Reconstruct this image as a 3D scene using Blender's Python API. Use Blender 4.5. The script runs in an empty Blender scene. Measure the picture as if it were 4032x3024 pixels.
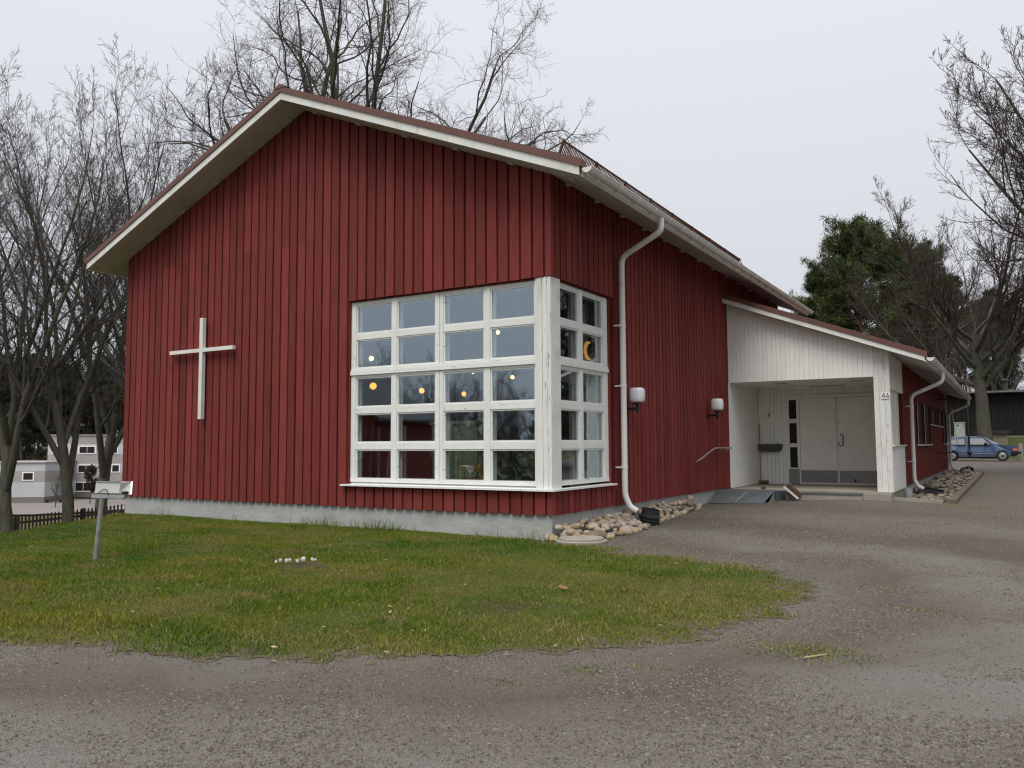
import bpy, math, random
import numpy as np
from mathutils import Vector, Matrix
R = math.radians
scene = bpy.context.scene
col = scene.collection

# ------------------------------------------------------------------ camera
CAM = Vector((5.5303, -10.1629, 0.9990))
FWD = Vector((-0.51899, 0.85157, 0.07402)).normalized()
RGT = Vector((0.85369, 0.52076, -0.00544)).normalized()
UPV = RGT.cross(FWD)
cd = bpy.data.cameras.new('camera')
cam = bpy.data.objects.new('camera', cd)
col.objects.link(cam)
cd.sensor_width = 36.0
cd.lens = 36.0 * 3213.92 / 4032.0
cd.clip_start = 0.05
cd.clip_end = 6000
m = Matrix((RGT, UPV, -FWD)).transposed().to_4x4()
m.translation = CAM
cam.matrix_world = m
scene.camera = cam

# ------------------------------------------------------------------ sky, sun, exposure (overcast day)
SUN_EL, SUN_AZ = R(62), R(168)          # azimuth clockwise from +y
world = bpy.data.worlds.new('World')
scene.world = world
world.use_nodes = True
wn, wl = world.node_tree.nodes, world.node_tree.links
bg = wn['Background']
sky = wn.new('ShaderNodeTexSky')
sky.sky_type = 'NISHITA'
sky.sun_disc = False
sky.sun_elevation = SUN_EL
sky.sun_rotation = SUN_AZ
sky.air_density, sky.dust_density, sky.ozone_density = 1.0, 4.0, 1.0
hs = wn.new('ShaderNodeHueSaturation')
hs.inputs['Saturation'].default_value = 0.35
mixs = wn.new('ShaderNodeMix')
mixs.data_type = 'RGBA'
mixs.inputs[0].default_value = 0.90     # thick even cloud over the clear-sky gradient
mixs.inputs[7].default_value = (3.86, 3.96, 4.24, 1)
wl.new(sky.outputs[0], hs.inputs['Color'])
wl.new(hs.outputs[0], mixs.inputs[6])
# overcast dome: smoothly brighter from the horizon to the zenith
tcw = wn.new('ShaderNodeTexCoord')
sxw = wn.new('ShaderNodeSeparateXYZ')
wl.new(tcw.outputs['Generated'], sxw.inputs[0])
mxw = wn.new('ShaderNodeMath'); mxw.operation = 'MAXIMUM'; mxw.inputs[1].default_value = 0.0
wl.new(sxw.outputs['Z'], mxw.inputs[0])
maw = wn.new('ShaderNodeMath'); maw.operation = 'MULTIPLY_ADD'
maw.inputs[1].default_value, maw.inputs[2].default_value = 0.55, 0.84
wl.new(mxw.outputs[0], maw.inputs[0])
vmw = wn.new('ShaderNodeVectorMath'); vmw.operation = 'SCALE'
wl.new(mixs.outputs[2], vmw.inputs[0]); wl.new(maw.outputs[0], vmw.inputs['Scale'])
wl.new(vmw.outputs[0], bg.inputs[0])
bg.inputs[1].default_value = 0.10
sd = bpy.data.lights.new('sun', 'SUN')
sun = bpy.data.objects.new('sun', sd)
col.objects.link(sun)
sd.energy = 1.5
sd.angle = R(42)
sd.color = (1.0, 0.97, 0.93)
sv = Vector((math.sin(SUN_AZ) * math.cos(SUN_EL), math.cos(SUN_AZ) * math.cos(SUN_EL), math.sin(SUN_EL)))
sun.rotation_euler = sv.to_track_quat('Z', 'Y').to_euler()
sun.location = (0, -20, 30)
vs = scene.view_settings
vs.view_transform = 'Standard'
vs.look = 'None'
vs.exposure = 0.95
vs.gamma = 1.0
vs.use_curve_mapping = False
scene.render.engine = 'CYCLES'
scene.cycles.use_denoising = True
scene.cycles.denoising_input_passes = 'RGB_ALBEDO_NORMAL'
scene.cycles.denoising_prefilter = 'ACCURATE'
scene.cycles.use_adaptive_sampling = False
scene.cycles.sample_clamp_indirect = 2.5
scene.cycles.filter_width = 1.2
scene.cycles.max_bounces = 8
scene.cycles.transparent_max_bounces = 24

# ------------------------------------------------------------------ helpers
rng = np.random.default_rng(7)
rnd = random.Random(11)


def tag(o, label=None, cat=None, group=None, kind=None):
    if label: o['label'] = label
    if cat: o['category'] = cat
    if group: o['group'] = group
    if kind: o['kind'] = kind
    return o


def empty(name, loc, label=None, cat=None, group=None, rz=0.0):
    o = bpy.data.objects.new(name, None)
    o.empty_display_size = 0.2
    o.location = loc
    o.rotation_euler = (0, 0, rz)
    col.objects.link(o)
    bpy_inv[o.name] = (Matrix.Translation(Vector(loc)) @ Matrix.Rotation(rz, 4, 'Z')).inverted()
    return tag(o, label, cat, group)


bpy_inv = {}


def link(name, me, mat=None, parent=None, local=False):
    """one mesh object; coordinates are world ones unless local"""
    o = bpy.data.objects.new(name, me)
    col.objects.link(o)
    if mat is not None and not me.materials:
        me.materials.append(mat)
    if parent is not None:
        o.parent = parent
        if not local and parent.name in bpy_inv:
            o.matrix_parent_inverse = bpy_inv[parent.name]
    return o


class MB:
    def __init__(s):
        s.v, s.f = [], []

    def box(s, x0, x1, y0, y1, z0, z1):
        b = len(s.v)
        s.v += [(x, y, z) for z in (z0, z1) for y in (y0, y1) for x in (x0, x1)]
        s.f += [tuple(b + i for i in q) for q in ((0, 2, 3, 1), (4, 5, 7, 6), (0, 1, 5, 4), (2, 6, 7, 3), (0, 4, 6, 2), (1, 3, 7, 5))]
        return s

    def obox(s, c, ax, ay, az):
        """oriented box: centre and three half-axis vectors"""
        b = len(s.v)
        c, ax, ay, az = map(Vector, (c, ax, ay, az))
        s.v += [tuple(c + ax * i + ay * j + az * k) for k in (-1, 1) for j in (-1, 1) for i in (-1, 1)]
        s.f += [tuple(b + i for i in q) for q in ((0, 2, 3, 1), (4, 5, 7, 6), (0, 1, 5, 4), (2, 6, 7, 3), (0, 4, 6, 2), (1, 3, 7, 5))]
        return s

    def bar(s, a, b, w, h, up=(0, 0, 1)):
        a, b, up = Vector(a), Vector(b), Vector(up)
        d = (b - a)
        n = d.normalized()
        sd_ = n.cross(up).normalized()
        u = sd_.cross(n)
        return s.obox((a + b) / 2, d / 2, sd_ * w / 2, u * h / 2)

    def prism(s, pts, d):
        """planar polygon (list of 3d points) pushed by vector d"""
        b, n = len(s.v), len(pts)
        d = Vector(d)
        s.v += [tuple(p) for p in pts] + [tuple(Vector(p) + d) for p in pts]
        s.f.append(tuple(range(b + n - 1, b - 1, -1)))
        s.f.append(tuple(range(b + n, b + 2 * n)))
        for i in range(n):
            j = (i + 1) % n
            s.f.append((b + i, b + j, b + n + j, b + n + i))
        return s

    def tube(s, path, rad, sides=8, caps=True):
        path = [Vector(p) for p in path]
        if not hasattr(rad, '__len__'): rad = [rad] * len(path)
        b = len(s.v)
        ref = None
        for i, p in enumerate(path):
            d = (path[min(i + 1, len(path) - 1)] - path[max(i - 1, 0)]).normalized()
            if ref is None:
                ref = d.orthogonal().normalized()
            ref = (ref - d * ref.dot(d)).normalized()
            o = d.cross(ref)
            for k in range(sides):
                a = 2 * math.pi * k / sides
                s.v.append(tuple(p + (ref * math.cos(a) + o * math.sin(a)) * rad[i]))
        for i in range(len(path) - 1):
            for k in range(sides):
                k2 = (k + 1) % sides
                s.f.append((b + i * sides + k, b + i * sides + k2, b + (i + 1) * sides + k2, b + (i + 1) * sides + k))
        if caps:
            s.f.append(tuple(b + k for k in reversed(range(sides))))
            s.f.append(tuple(b + (len(path) - 1) * sides + k for k in range(sides)))
        return s

    def lathe(s, prof, c=(0, 0, 0), sides=20, axis='z', sq=0.0):
        """profile of (radius, height); sq squares the round section a little"""
        b = len(s.v)
        for r, h in prof:
            for k in range(sides):
                a = 2 * math.pi * k / sides
                ca, sa = math.cos(a), math.sin(a)
                g = r / (abs(ca) ** (2 + sq) + abs(sa) ** (2 + sq)) ** (1 / (2 + sq)) if sq else r
                q = (ca * g, sa * g, h)
                if axis == 'y': q = (q[0], q[2], q[1])
                if axis == 'x': q = (q[2], q[0], q[1])
                s.v.append((c[0] + q[0], c[1] + q[1], c[2] + q[2]))
        for i in range(len(prof) - 1):
            for k in range(sides):
                k2 = (k + 1) % sides
                s.f.append((b + i * sides + k, b + i * sides + k2, b + (i + 1) * sides + k2, b + (i + 1) * sides + k))
        s.f.append(tuple(b + k for k in reversed(range(sides))))
        s.f.append(tuple(b + (len(prof) - 1) * sides + k for k in range(sides)))
        return s

    def mesh(s, name, smooth=False):
        me = bpy.data.meshes.new(name)
        me.from_pydata(s.v, [], s.f)
        if smooth:
            me.polygons.foreach_set('use_smooth', [True] * len(me.polygons))
            try:
                me.set_sharp_from_angle(angle=R(40))
            except Exception:
                pass
        me.update()
        return me

    def build(s, name, mat, parent=None, smooth=False, local=False):
        return link(name, s.mesh(name, smooth), mat, parent, local)


def np_mesh(name, V, F):
    """fast mesh from numpy arrays, all faces with the same number of corners"""
    me = bpy.data.meshes.new(name)
    n, k = F.shape
    me.vertices.add(len(V))
    me.vertices.foreach_set('co', np.ascontiguousarray(V, np.float32).ravel())
    me.loops.add(n * k)
    me.loops.foreach_set('vertex_index', np.ascontiguousarray(F, np.int32).ravel())
    me.polygons.add(n)
    me.polygons.foreach_set('loop_start', np.arange(0, n * k, k, dtype=np.int32))
    me.polygons.foreach_set('loop_total', np.full(n, k, np.int32))
    me.update(calc_edges=True)
    return me


def copy_tree(o, loc, rz=0.0, sc=1.0):
    c = o.copy()
    col.objects.link(c)
    c.location, c.rotation_euler, c.scale = loc, (0, 0, rz), (sc, sc, sc)
    for ch in o.children:
        d = ch.copy()
        col.objects.link(d)
        d.parent = c
    return c


# ------------------------------------------------------------------ materials
MATS = {}


def mat(name, base, rough=0.7, metal=0.0, var=0.0, scale=4.0, stretch=(1, 1, 1), bump=0.0, bscale=40.0, bstretch=None,
        alt=None, alt_scale=2.0, alt_lo=0.5, alt_hi=0.6, alt_stretch=(1, 1, 1), objvar=0.0, spec=0.4, emit=None, estr=0.0, alt2=None):
    """procedural paint, wood, metal or stone: noise tone, patches of a second colour, fine relief"""
    M = bpy.data.materials.new(name)
    M.use_nodes = True
    n, l = M.node_tree.nodes, M.node_tree.links
    b = n['Principled BSDF']
    b.inputs['Roughness'].default_value = rough
    b.inputs['Metallic'].default_value = metal
    b.inputs['Specular IOR Level'].default_value = spec
    pos = n.new('ShaderNodeNewGeometry').outputs['Position']

    def noise(sc_, st, detail=4.0):
        mp = n.new('ShaderNodeMapping')
        mp.inputs['Scale'].default_value = st
        l.new(pos, mp.inputs['Vector'])
        t = n.new('ShaderNodeTexNoise')
        t.inputs['Scale'].default_value = sc_
        t.inputs['Detail'].default_value = detail
        l.new(mp.outputs[0], t.inputs['Vector'])
        return t.outputs['Fac']
    rgb = n.new('ShaderNodeRGB')
    rgb.outputs[0].default_value = (*base, 1)
    c = rgb.outputs[0]
    if alt is not None:
        def patch(c, colr, sc_, lo, hi, st):
            f = noise(sc_, st, 6.0)
            rp = n.new('ShaderNodeMapRange')
            rp.inputs[1].default_value, rp.inputs[2].default_value = lo, hi
            l.new(f, rp.inputs[0])
            mx = n.new('ShaderNodeMix')
            mx.data_type = 'RGBA'
            mx.inputs[7].default_value = (*colr, 1)
            l.new(rp.outputs[0], mx.inputs[0])
            l.new(c, mx.inputs[6])
            return mx.outputs[2]
        c = patch(c, alt, alt_scale, alt_lo, alt_hi, alt_stretch)
        if alt2 is not None:
            c = patch(c, alt2[0], alt2[1], alt2[2], alt2[3], alt2[4])
    if var or objvar:
        h = n.new('ShaderNodeHueSaturation')
        l.new(c, h.inputs['Color'])
        val = None
        if var:
            f = noise(scale, stretch)
            r_ = n.new('ShaderNodeMapRange')
            r_.inputs[1].default_value, r_.inputs[2].default_value = 0.25, 0.75
            r_.inputs[3].default_value, r_.inputs[4].default_value = 1 - var, 1 + var
            l.new(f, r_.inputs[0])
            val = r_.outputs[0]
        if objvar:
            oi = n.new('ShaderNodeObjectInfo')
            r2 = n.new('ShaderNodeMapRange')
            r2.inputs[3].default_value, r2.inputs[4].default_value = 1 - objvar, 1 + objvar
            l.new(oi.outputs['Random'], r2.inputs[0])
            if val is None:
                val = r2.outputs[0]
            else:
                mu = n.new('ShaderNodeMath')
                mu.operation = 'MULTIPLY'
                l.new(val, mu.inputs[0])
                l.new(r2.outputs[0], mu.inputs[1])
                val = mu.outputs[0]
        l.new(val, h.inputs['Value'])
        c = h.outputs[0]
    l.new(c, b.inputs['Base Color'])
    if bump:
        bp = n.new('ShaderNodeBump')
        bp.inputs['Strength'].default_value = bump
        bp.inputs['Distance'].default_value = 0.02
        l.new(noise(bscale, bstretch or stretch), bp.inputs['Height'])
        l.new(bp.outputs[0], b.inputs['Normal'])
    if emit is not None:
        b.inputs['Emission Color'].default_value = (*emit, 1)
        b.inputs['Emission Strength'].default_value = estr
    MATS[name] = M
    return M


WOODV = (9, 9, 0.6)
mat('red_paint', (0.170, 0.031, 0.026), 0.75, var=0.16, scale=3, stretch=(6, 6, 0.7), bump=0.25, bscale=26, bstretch=(8, 8, 0.8), objvar=0.19,
    alt=(0.128, 0.022, 0.019), alt_scale=1.2, alt_lo=0.5, alt_hi=0.75, alt_stretch=(3, 3, 0.5),
    alt2=((0.07, 0.02, 0.018), 30, 0.72, 0.76, (1, 1, 1)), spec=0.2)
mat('red_back', (0.085, 0.015, 0.013), 0.85, var=0.2, scale=3, stretch=WOODV, spec=0.15)
mat('white_paint', (0.66, 0.66, 0.62), 0.6, var=0.05, scale=5, stretch=(4, 4, 0.7), bump=0.12, bscale=30, bstretch=(5, 5, 0.6), objvar=0.04,
    alt=(0.52, 0.51, 0.46), alt_scale=2.5, alt_lo=0.52, alt_hi=0.72)
mat('peeling_paint', (0.66, 0.665, 0.62), 0.65, var=0.06, scale=5, stretch=(4, 4, 0.7), bump=0.3, bscale=30, bstretch=(9, 9, 0.6), objvar=0.03,
    alt=(0.27, 0.24, 0.19), alt_scale=9, alt_lo=0.63, alt_hi=0.68, alt_stretch=(5, 5, 0.45),
    alt2=((0.5, 0.47, 0.38), 2.2, 0.55, 0.75, (3, 3, 0.6)))
mat('window_paint', (0.68, 0.685, 0.65), 0.5, var=0.04, scale=6, bump=0.12, bscale=30, objvar=0.03,
    alt=(0.36, 0.33, 0.27), alt_scale=12, alt_lo=0.68, alt_hi=0.71, alt_stretch=(0.5, 0.5, 3))
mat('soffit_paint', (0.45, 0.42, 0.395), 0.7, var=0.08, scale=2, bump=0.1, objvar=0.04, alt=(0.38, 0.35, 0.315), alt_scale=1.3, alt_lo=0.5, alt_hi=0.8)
mat('panel_white', (0.76, 0.75, 0.70), 0.55, var=0.04, scale=3, stretch=(3, 3, 0.5), objvar=0.035, bump=0.06, bscale=30)
mat('gutter_white', (0.62, 0.62, 0.59), 0.35, var=0.08, scale=2, alt=(0.36, 0.33, 0.28), alt_scale=3, alt_lo=0.58, alt_hi=0.85, alt_stretch=(1, 0.6, 1))
mat('roof_metal', (0.125, 0.056, 0.042), 0.5, var=0.12, scale=2, metal=0.0, objvar=0.03, alt=(0.10, 0.046, 0.038), alt_scale=1.5, alt_lo=0.45, alt_hi=0.75)
mat('rust_metal', (0.10, 0.048, 0.032), 0.7, var=0.25, scale=20, metal=0.2)
mat('foundation', (0.345, 0.36, 0.345), 0.85, var=0.10, scale=1.6, bump=0.45, bscale=7, bstretch=(1, 1, 2), alt=(0.26, 0.26, 0.22), alt_scale=1.1, alt_lo=0.52, alt_hi=0.8, spec=0.2)
mat('concrete', (0.27, 0.25, 0.205), 0.9, var=0.15, scale=3, bump=0.3, bscale=30, alt=(0.2, 0.17, 0.11), alt_scale=1.2, alt_lo=0.5, alt_hi=0.75)
mat('ramp_steel', (0.090, 0.108, 0.116), 0.6, metal=0.2, var=0.15, scale=5, bump=0.2, bscale=60, alt=(0.15, 0.14, 0.11), alt_scale=3, alt_lo=0.55, alt_hi=0.8)
mat('galvanised', (0.42, 0.44, 0.46), 0.42, metal=0.6, var=0.15, scale=14, alt=(0.3, 0.3, 0.3), alt_scale=6, alt_lo=0.5, alt_hi=0.8)
mat('black_iron', (0.022, 0.02, 0.02), 0.5, metal=0.3, var=0.2)
mat('black_plastic', (0.02, 0.021, 0.023), 0.45, var=0.2, scale=6)
mat('opal_glass', (0.66, 0.66, 0.68), 0.18, spec=0.5)
mat('brass', (0.35, 0.24, 0.10), 0.35, metal=0.9)
mat('grey_metal', (0.24, 0.235, 0.225), 0.45, metal=0.3, var=0.08, scale=4)
mat('broom_wood', (0.34, 0.17, 0.06), 0.6, var=0.15, scale=10, stretch=(6, 6, 1))
mat('bristle', (0.06, 0.05, 0.04), 0.9, var=0.3, scale=60)
mat('wicker', (0.075, 0.072, 0.072), 0.8, var=0.3, scale=60, bump=0.6, bscale=90)
mat('cobble', (0.25, 0.185, 0.115), 0.8, var=0.25, scale=14, bump=0.35, bscale=25, objvar=0.38, alt=(0.22, 0.19, 0.16), alt_scale=3.5, alt_lo=0.46, alt_hi=0.54,
    alt2=((0.34, 0.28, 0.22), 4.1, 0.56, 0.62, (1, 1, 1)))
mat('bed_stone', (0.22, 0.18, 0.135), 0.85, var=0.2, scale=9, bump=0.3, bscale=20, objvar=0.32, alt=(0.15, 0.135, 0.11), alt_scale=2.0, alt_lo=0.45, alt_hi=0.6)
mat('old_timber', (0.13, 0.10, 0.072), 0.9, var=0.25, scale=5, stretch=(1, 0.4, 3), bump=0.5, bscale=20)
mat('bark', (0.088, 0.077, 0.063), 0.95, var=0.3, scale=5, stretch=(2, 2, 0.5), bump=0.8, bscale=14, bstretch=(2, 2, 0.5), alt=(0.07, 0.082, 0.055), alt_scale=0.9, alt_lo=0.45, alt_hi=0.7, spec=0.1)
mat('twig', (0.085, 0.076, 0.070), 0.9, var=0.25, scale=1.5, spec=0.1)
mat('twig_red', (0.075, 0.058, 0.048), 0.9, var=0.25, scale=1.2, spec=0.1)
mat('pine_bark', (0.16, 0.085, 0.05), 0.95, var=0.3, scale=3, bump=0.6, bscale=10, alt=(0.09, 0.06, 0.045), alt_scale=1.0, alt_lo=0.45, alt_hi=0.7)
mat('pine_needles', (0.070, 0.090, 0.026), 0.8, var=0.35, scale=0.9, alt=(0.042, 0.060, 0.020), alt_scale=0.5, alt_lo=0.45, alt_hi=0.62, spec=0.2)
mat('spruce_needles', (0.022, 0.034, 0.017), 0.85, var=0.35, scale=0.8, spec=0.15)
mat('far_needles', (0.035, 0.036, 0.024), 0.9, var=0.35, scale=0.15, alt=(0.055, 0.045, 0.035), alt_scale=0.08, alt_lo=0.5, alt_hi=0.62, spec=0.1)
mat('fence_wood', (0.035, 0.022, 0.017), 0.85, var=0.25, scale=8)
mat('dark_boards', (0.014, 0.0125, 0.0125), 0.85, var=0.3, scale=2, stretch=(8, 8, 0.4))
mat('dark_roof', (0.05, 0.05, 0.052), 0.8, var=0.2)
mat('block_stone', (0.30, 0.26, 0.18), 0.9, var=0.15, scale=2, bump=0.3)
mat('cabinet_green', (0.42, 0.46, 0.41), 0.5, var=0.05)
mat('facade_white', (0.43, 0.43, 0.43), 0.85, var=0.06, scale=0.5)
mat('facade_grey', (0.30, 0.28, 0.275), 0.9, var=0.08, scale=0.4)
mat('facade_brown', (0.155, 0.14, 0.12), 0.9, var=0.08, scale=0.4)
mat('far_glass', (0.022, 0.018, 0.018), 0.5, spec=0.15)
mat('road_asphalt', (0.185, 0.165, 0.155), 0.9, var=0.08, scale=0.5)
mat('road_white', (0.75, 0.75, 0.74), 0.8)
mat('car_blue', (0.050, 0.088, 0.18), 0.28, var=0.03, spec=0.6)
mat('car_trim', (0.012, 0.012, 0.013), 0.5)
mat('car_glass', (0.07, 0.08, 0.09), 0.12, spec=0.45)
mat('car_lower', (0.05, 0.075, 0.13), 0.5)
mat('tyre', (0.018, 0.017, 0.016), 0.85)
mat('rim', (0.5, 0.5, 0.5), 0.35, metal=0.7)
mat('amber', (0.75, 0.16, 0.03), 0.2)
mat('lamp_clear', (0.6, 0.6, 0.58), 0.1)
mat('sign_blue', (0.02, 0.10, 0.42), 0.5)
mat('sign_white', (0.78, 0.78, 0.76), 0.5)
mat('ink', (0.012, 0.012, 0.012), 0.6)
mat('room_wall', (0.34, 0.34, 0.29), 0.9, var=0.05)
mat('room_dark', (0.10, 0.075, 0.055), 0.9, var=0.1)
mat('cupboard_green', (0.46, 0.54, 0.36), 0.5, var=0.06, scale=3, stretch=(8, 8, 0.5))
mat('pine_wood', (0.55, 0.26, 0.07), 0.5, var=0.12, scale=6)
mat('leaf_green', (0.03, 0.075, 0.025), 0.5, var=0.2)
mat('curtain', (0.40, 0.37, 0.36), 0.9, var=0.06)
mat('grey_legs', (0.34, 0.35, 0.38), 0.5, metal=0.2)
mat('lamp_glow', (0.8, 0.5, 0.1), 0.5, emit=(1.0, 0.55, 0.12), estr=7.0)
mat('globe_glow', (0.7, 0.34, 0.06), 0.5, emit=(1.0, 0.50, 0.09), estr=1.1)
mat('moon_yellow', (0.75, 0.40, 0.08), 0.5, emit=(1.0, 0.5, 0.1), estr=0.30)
mat('crocus_white', (0.8, 0.8, 0.78), 0.6)
mat('soil', (0.045, 0.032, 0.022), 0.95, var=0.3, scale=20, bump=0.5)
mat('leaf_brown', (0.16, 0.08, 0.035), 0.8, objvar=0.4, var=0.1)
mat('leaf_pale', (0.27, 0.215, 0.11), 0.8, objvar=0.3, var=0.1)

# window glass: clear coated pane, reflects more towards grazing view
g = bpy.data.materials.new('window_glass')
g.use_nodes = True
n, l = g.node_tree.nodes, g.node_tree.links
n.remove(n['Principled BSDF'])
lw_ = n.new('ShaderNodeLayerWeight'); lw_.inputs['Blend'].default_value = 0.5
pw_ = n.new('ShaderNodeMath'); pw_.operation = 'POWER'; pw_.inputs[1].default_value = 4.0
ma_ = n.new('ShaderNodeMath'); ma_.operation = 'MULTIPLY_ADD'; ma_.inputs[1].default_value = 0.79; ma_.inputs[2].default_value = 0.21
l.new(lw_.outputs['Facing'], pw_.inputs[0]); l.new(pw_.outputs[0], ma_.inputs[0])
tr = n.new('ShaderNodeBsdfTransparent'); tr.inputs[0].default_value = (0.93, 0.955, 0.94, 1)
gl = n.new('ShaderNodeBsdfGlossy'); gl.inputs[0].default_value = (0.76, 0.89, 1.0, 1); gl.inputs['Roughness'].default_value = 0.012
nz = n.new('ShaderNodeTexNoise'); nz.inputs['Scale'].default_value = 1.3
bp = n.new('ShaderNodeBump'); bp.inputs['Strength'].default_value = 0.03; bp.inputs['Distance'].default_value = 0.03
mx = n.new('ShaderNodeMixShader')
l.new(nz.outputs['Fac'], bp.inputs['Height'])
l.new(bp.outputs[0], gl.inputs['Normal'])
l.new(ma_.outputs[0], mx.inputs[0]); l.new(tr.outputs[0], mx.inputs[1]); l.new(gl.outputs[0], mx.inputs[2])
l.new(mx.outputs[0], n['Material Output'].inputs[0])
MATS['glass'] = g

# ------------------------------------------------------------------ terrain
def sm(a, b, t):
    t = np.clip((t - a) / (b - a), 0, 1)
    return t * t * (3 - 2 * t)


def gz(x, y):
    """height of the ground"""
    x, y = np.asarray(x, float), np.asarray(y, float)
    z = -0.36 + np.where(y < 0, 0.02 * np.maximum(y, -12), 0.012 * np.minimum(y, 22.0))
    z = z + 1.5 * sm(45.2, 57, y) * sm(-30, -10, x)
    t = np.clip(-10.0 - x - 0.5 * np.clip(y, -8, 2), 0, 66)
    z = z - 1.4 * (1 - np.exp(-t / 8)) - 0.065 * t
    z = z + 0.09 * np.exp(-((x - 2.5) / 1.3) ** 2 - ((y - 8.0) / 1.6) ** 2)
    z = z + 0.012 * np.sin(x * 1.7 + y * 0.6) * np.cos(y * 1.3 - x * 0.4)
    return z


def g1(x, y):
    return float(gz(x, y))


def inpoly(px, py, poly):
    ins = np.zeros(px.shape, bool)
    n_ = len(poly)
    for i in range(n_):
        x0, y0 = poly[i]
        x1, y1 = poly[(i + 1) % n_]
        c = ((y0 > py) != (y1 > py)) & (px < (x1 - x0) * (py - y0) / ((y1 - y0) or 1e-9) + x0)
        ins ^= c
    return ins


def edge_dist(px, py, pts):
    d = np.full(px.shape, 1e9)
    for (x0, y0), (x1, y1) in zip(pts[:-1], pts[1:]):
        dx, dy = x1 - x0, y1 - y0
        t = np.clip(((px - x0) * dx + (py - y0) * dy) / (dx * dx + dy * dy), 0, 1)
        d = np.minimum(d, np.hypot(px - x0 - t * dx, py - y0 - t * dy))
    return d


def vnoise(x, y, s, seed=0):
    """smooth value noise in 0..1"""
    r = np.random.default_rng(seed).random((64, 64))
    X, Y = x / s, y / s
    i, j = np.floor(X).astype(int), np.floor(Y).astype(int)
    u, v = X - i, Y - j
    u, v = u * u * (3 - 2 * u), v * v * (3 - 2 * v)
    a, b = r[i % 64, j % 64], r[(i + 1) % 64, j % 64]
    c, d = r[i % 64, (j + 1) % 64], r[(i + 1) % 64, (j + 1) % 64]
    return (a * (1 - u) + b * u) * (1 - v) + (c * (1 - u) + d * u) * v


def sheet(name, xs, ys, dz, material, keep=None, kind='structure', fade=None):
    X, Y = np.meshgrid(xs, ys, indexing='xy')
    Z = gz(X, Y) + dz
    nx, ny = len(xs), len(ys)
    idx = np.arange(nx * ny).reshape(ny, nx)
    F = np.stack([idx[:-1, :-1], idx[:-1, 1:], idx[1:, 1:], idx[1:, :-1]], -1).reshape(-1, 4)
    if keep is not None:
        cx = (X[:-1, :-1] + X[1:, 1:]) / 2
        cy = (Y[:-1, :-1] + Y[1:, 1:]) / 2
        F = F[keep(cx, cy).ravel()]
        used, inv = np.unique(F, return_inverse=True)
        V = np.stack([X.ravel(), Y.ravel(), Z.ravel()], -1)[used]
        F = inv.reshape(F.shape)
    else:
        V = np.stack([X.ravel(), Y.ravel(), Z.ravel()], -1)
    if fade is not None:
        e_ = fade(V[:, 0], V[:, 1])
        V = V.copy()
        V[:, 2] -= dz * 0.9 * (1 - np.clip(e_ / 0.35, 0, 1))
    me = np_mesh(name, V, F)
    if fade is not None:
        at_ = me.attributes.new('inside', 'FLOAT', 'POINT')
        at_.data.foreach_set('value', e_.astype(np.float32))
    me.polygons.foreach_set('use_smooth', [True] * len(me.polygons))
    o = link(name, me, material)
    return tag(o, kind=kind)


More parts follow.
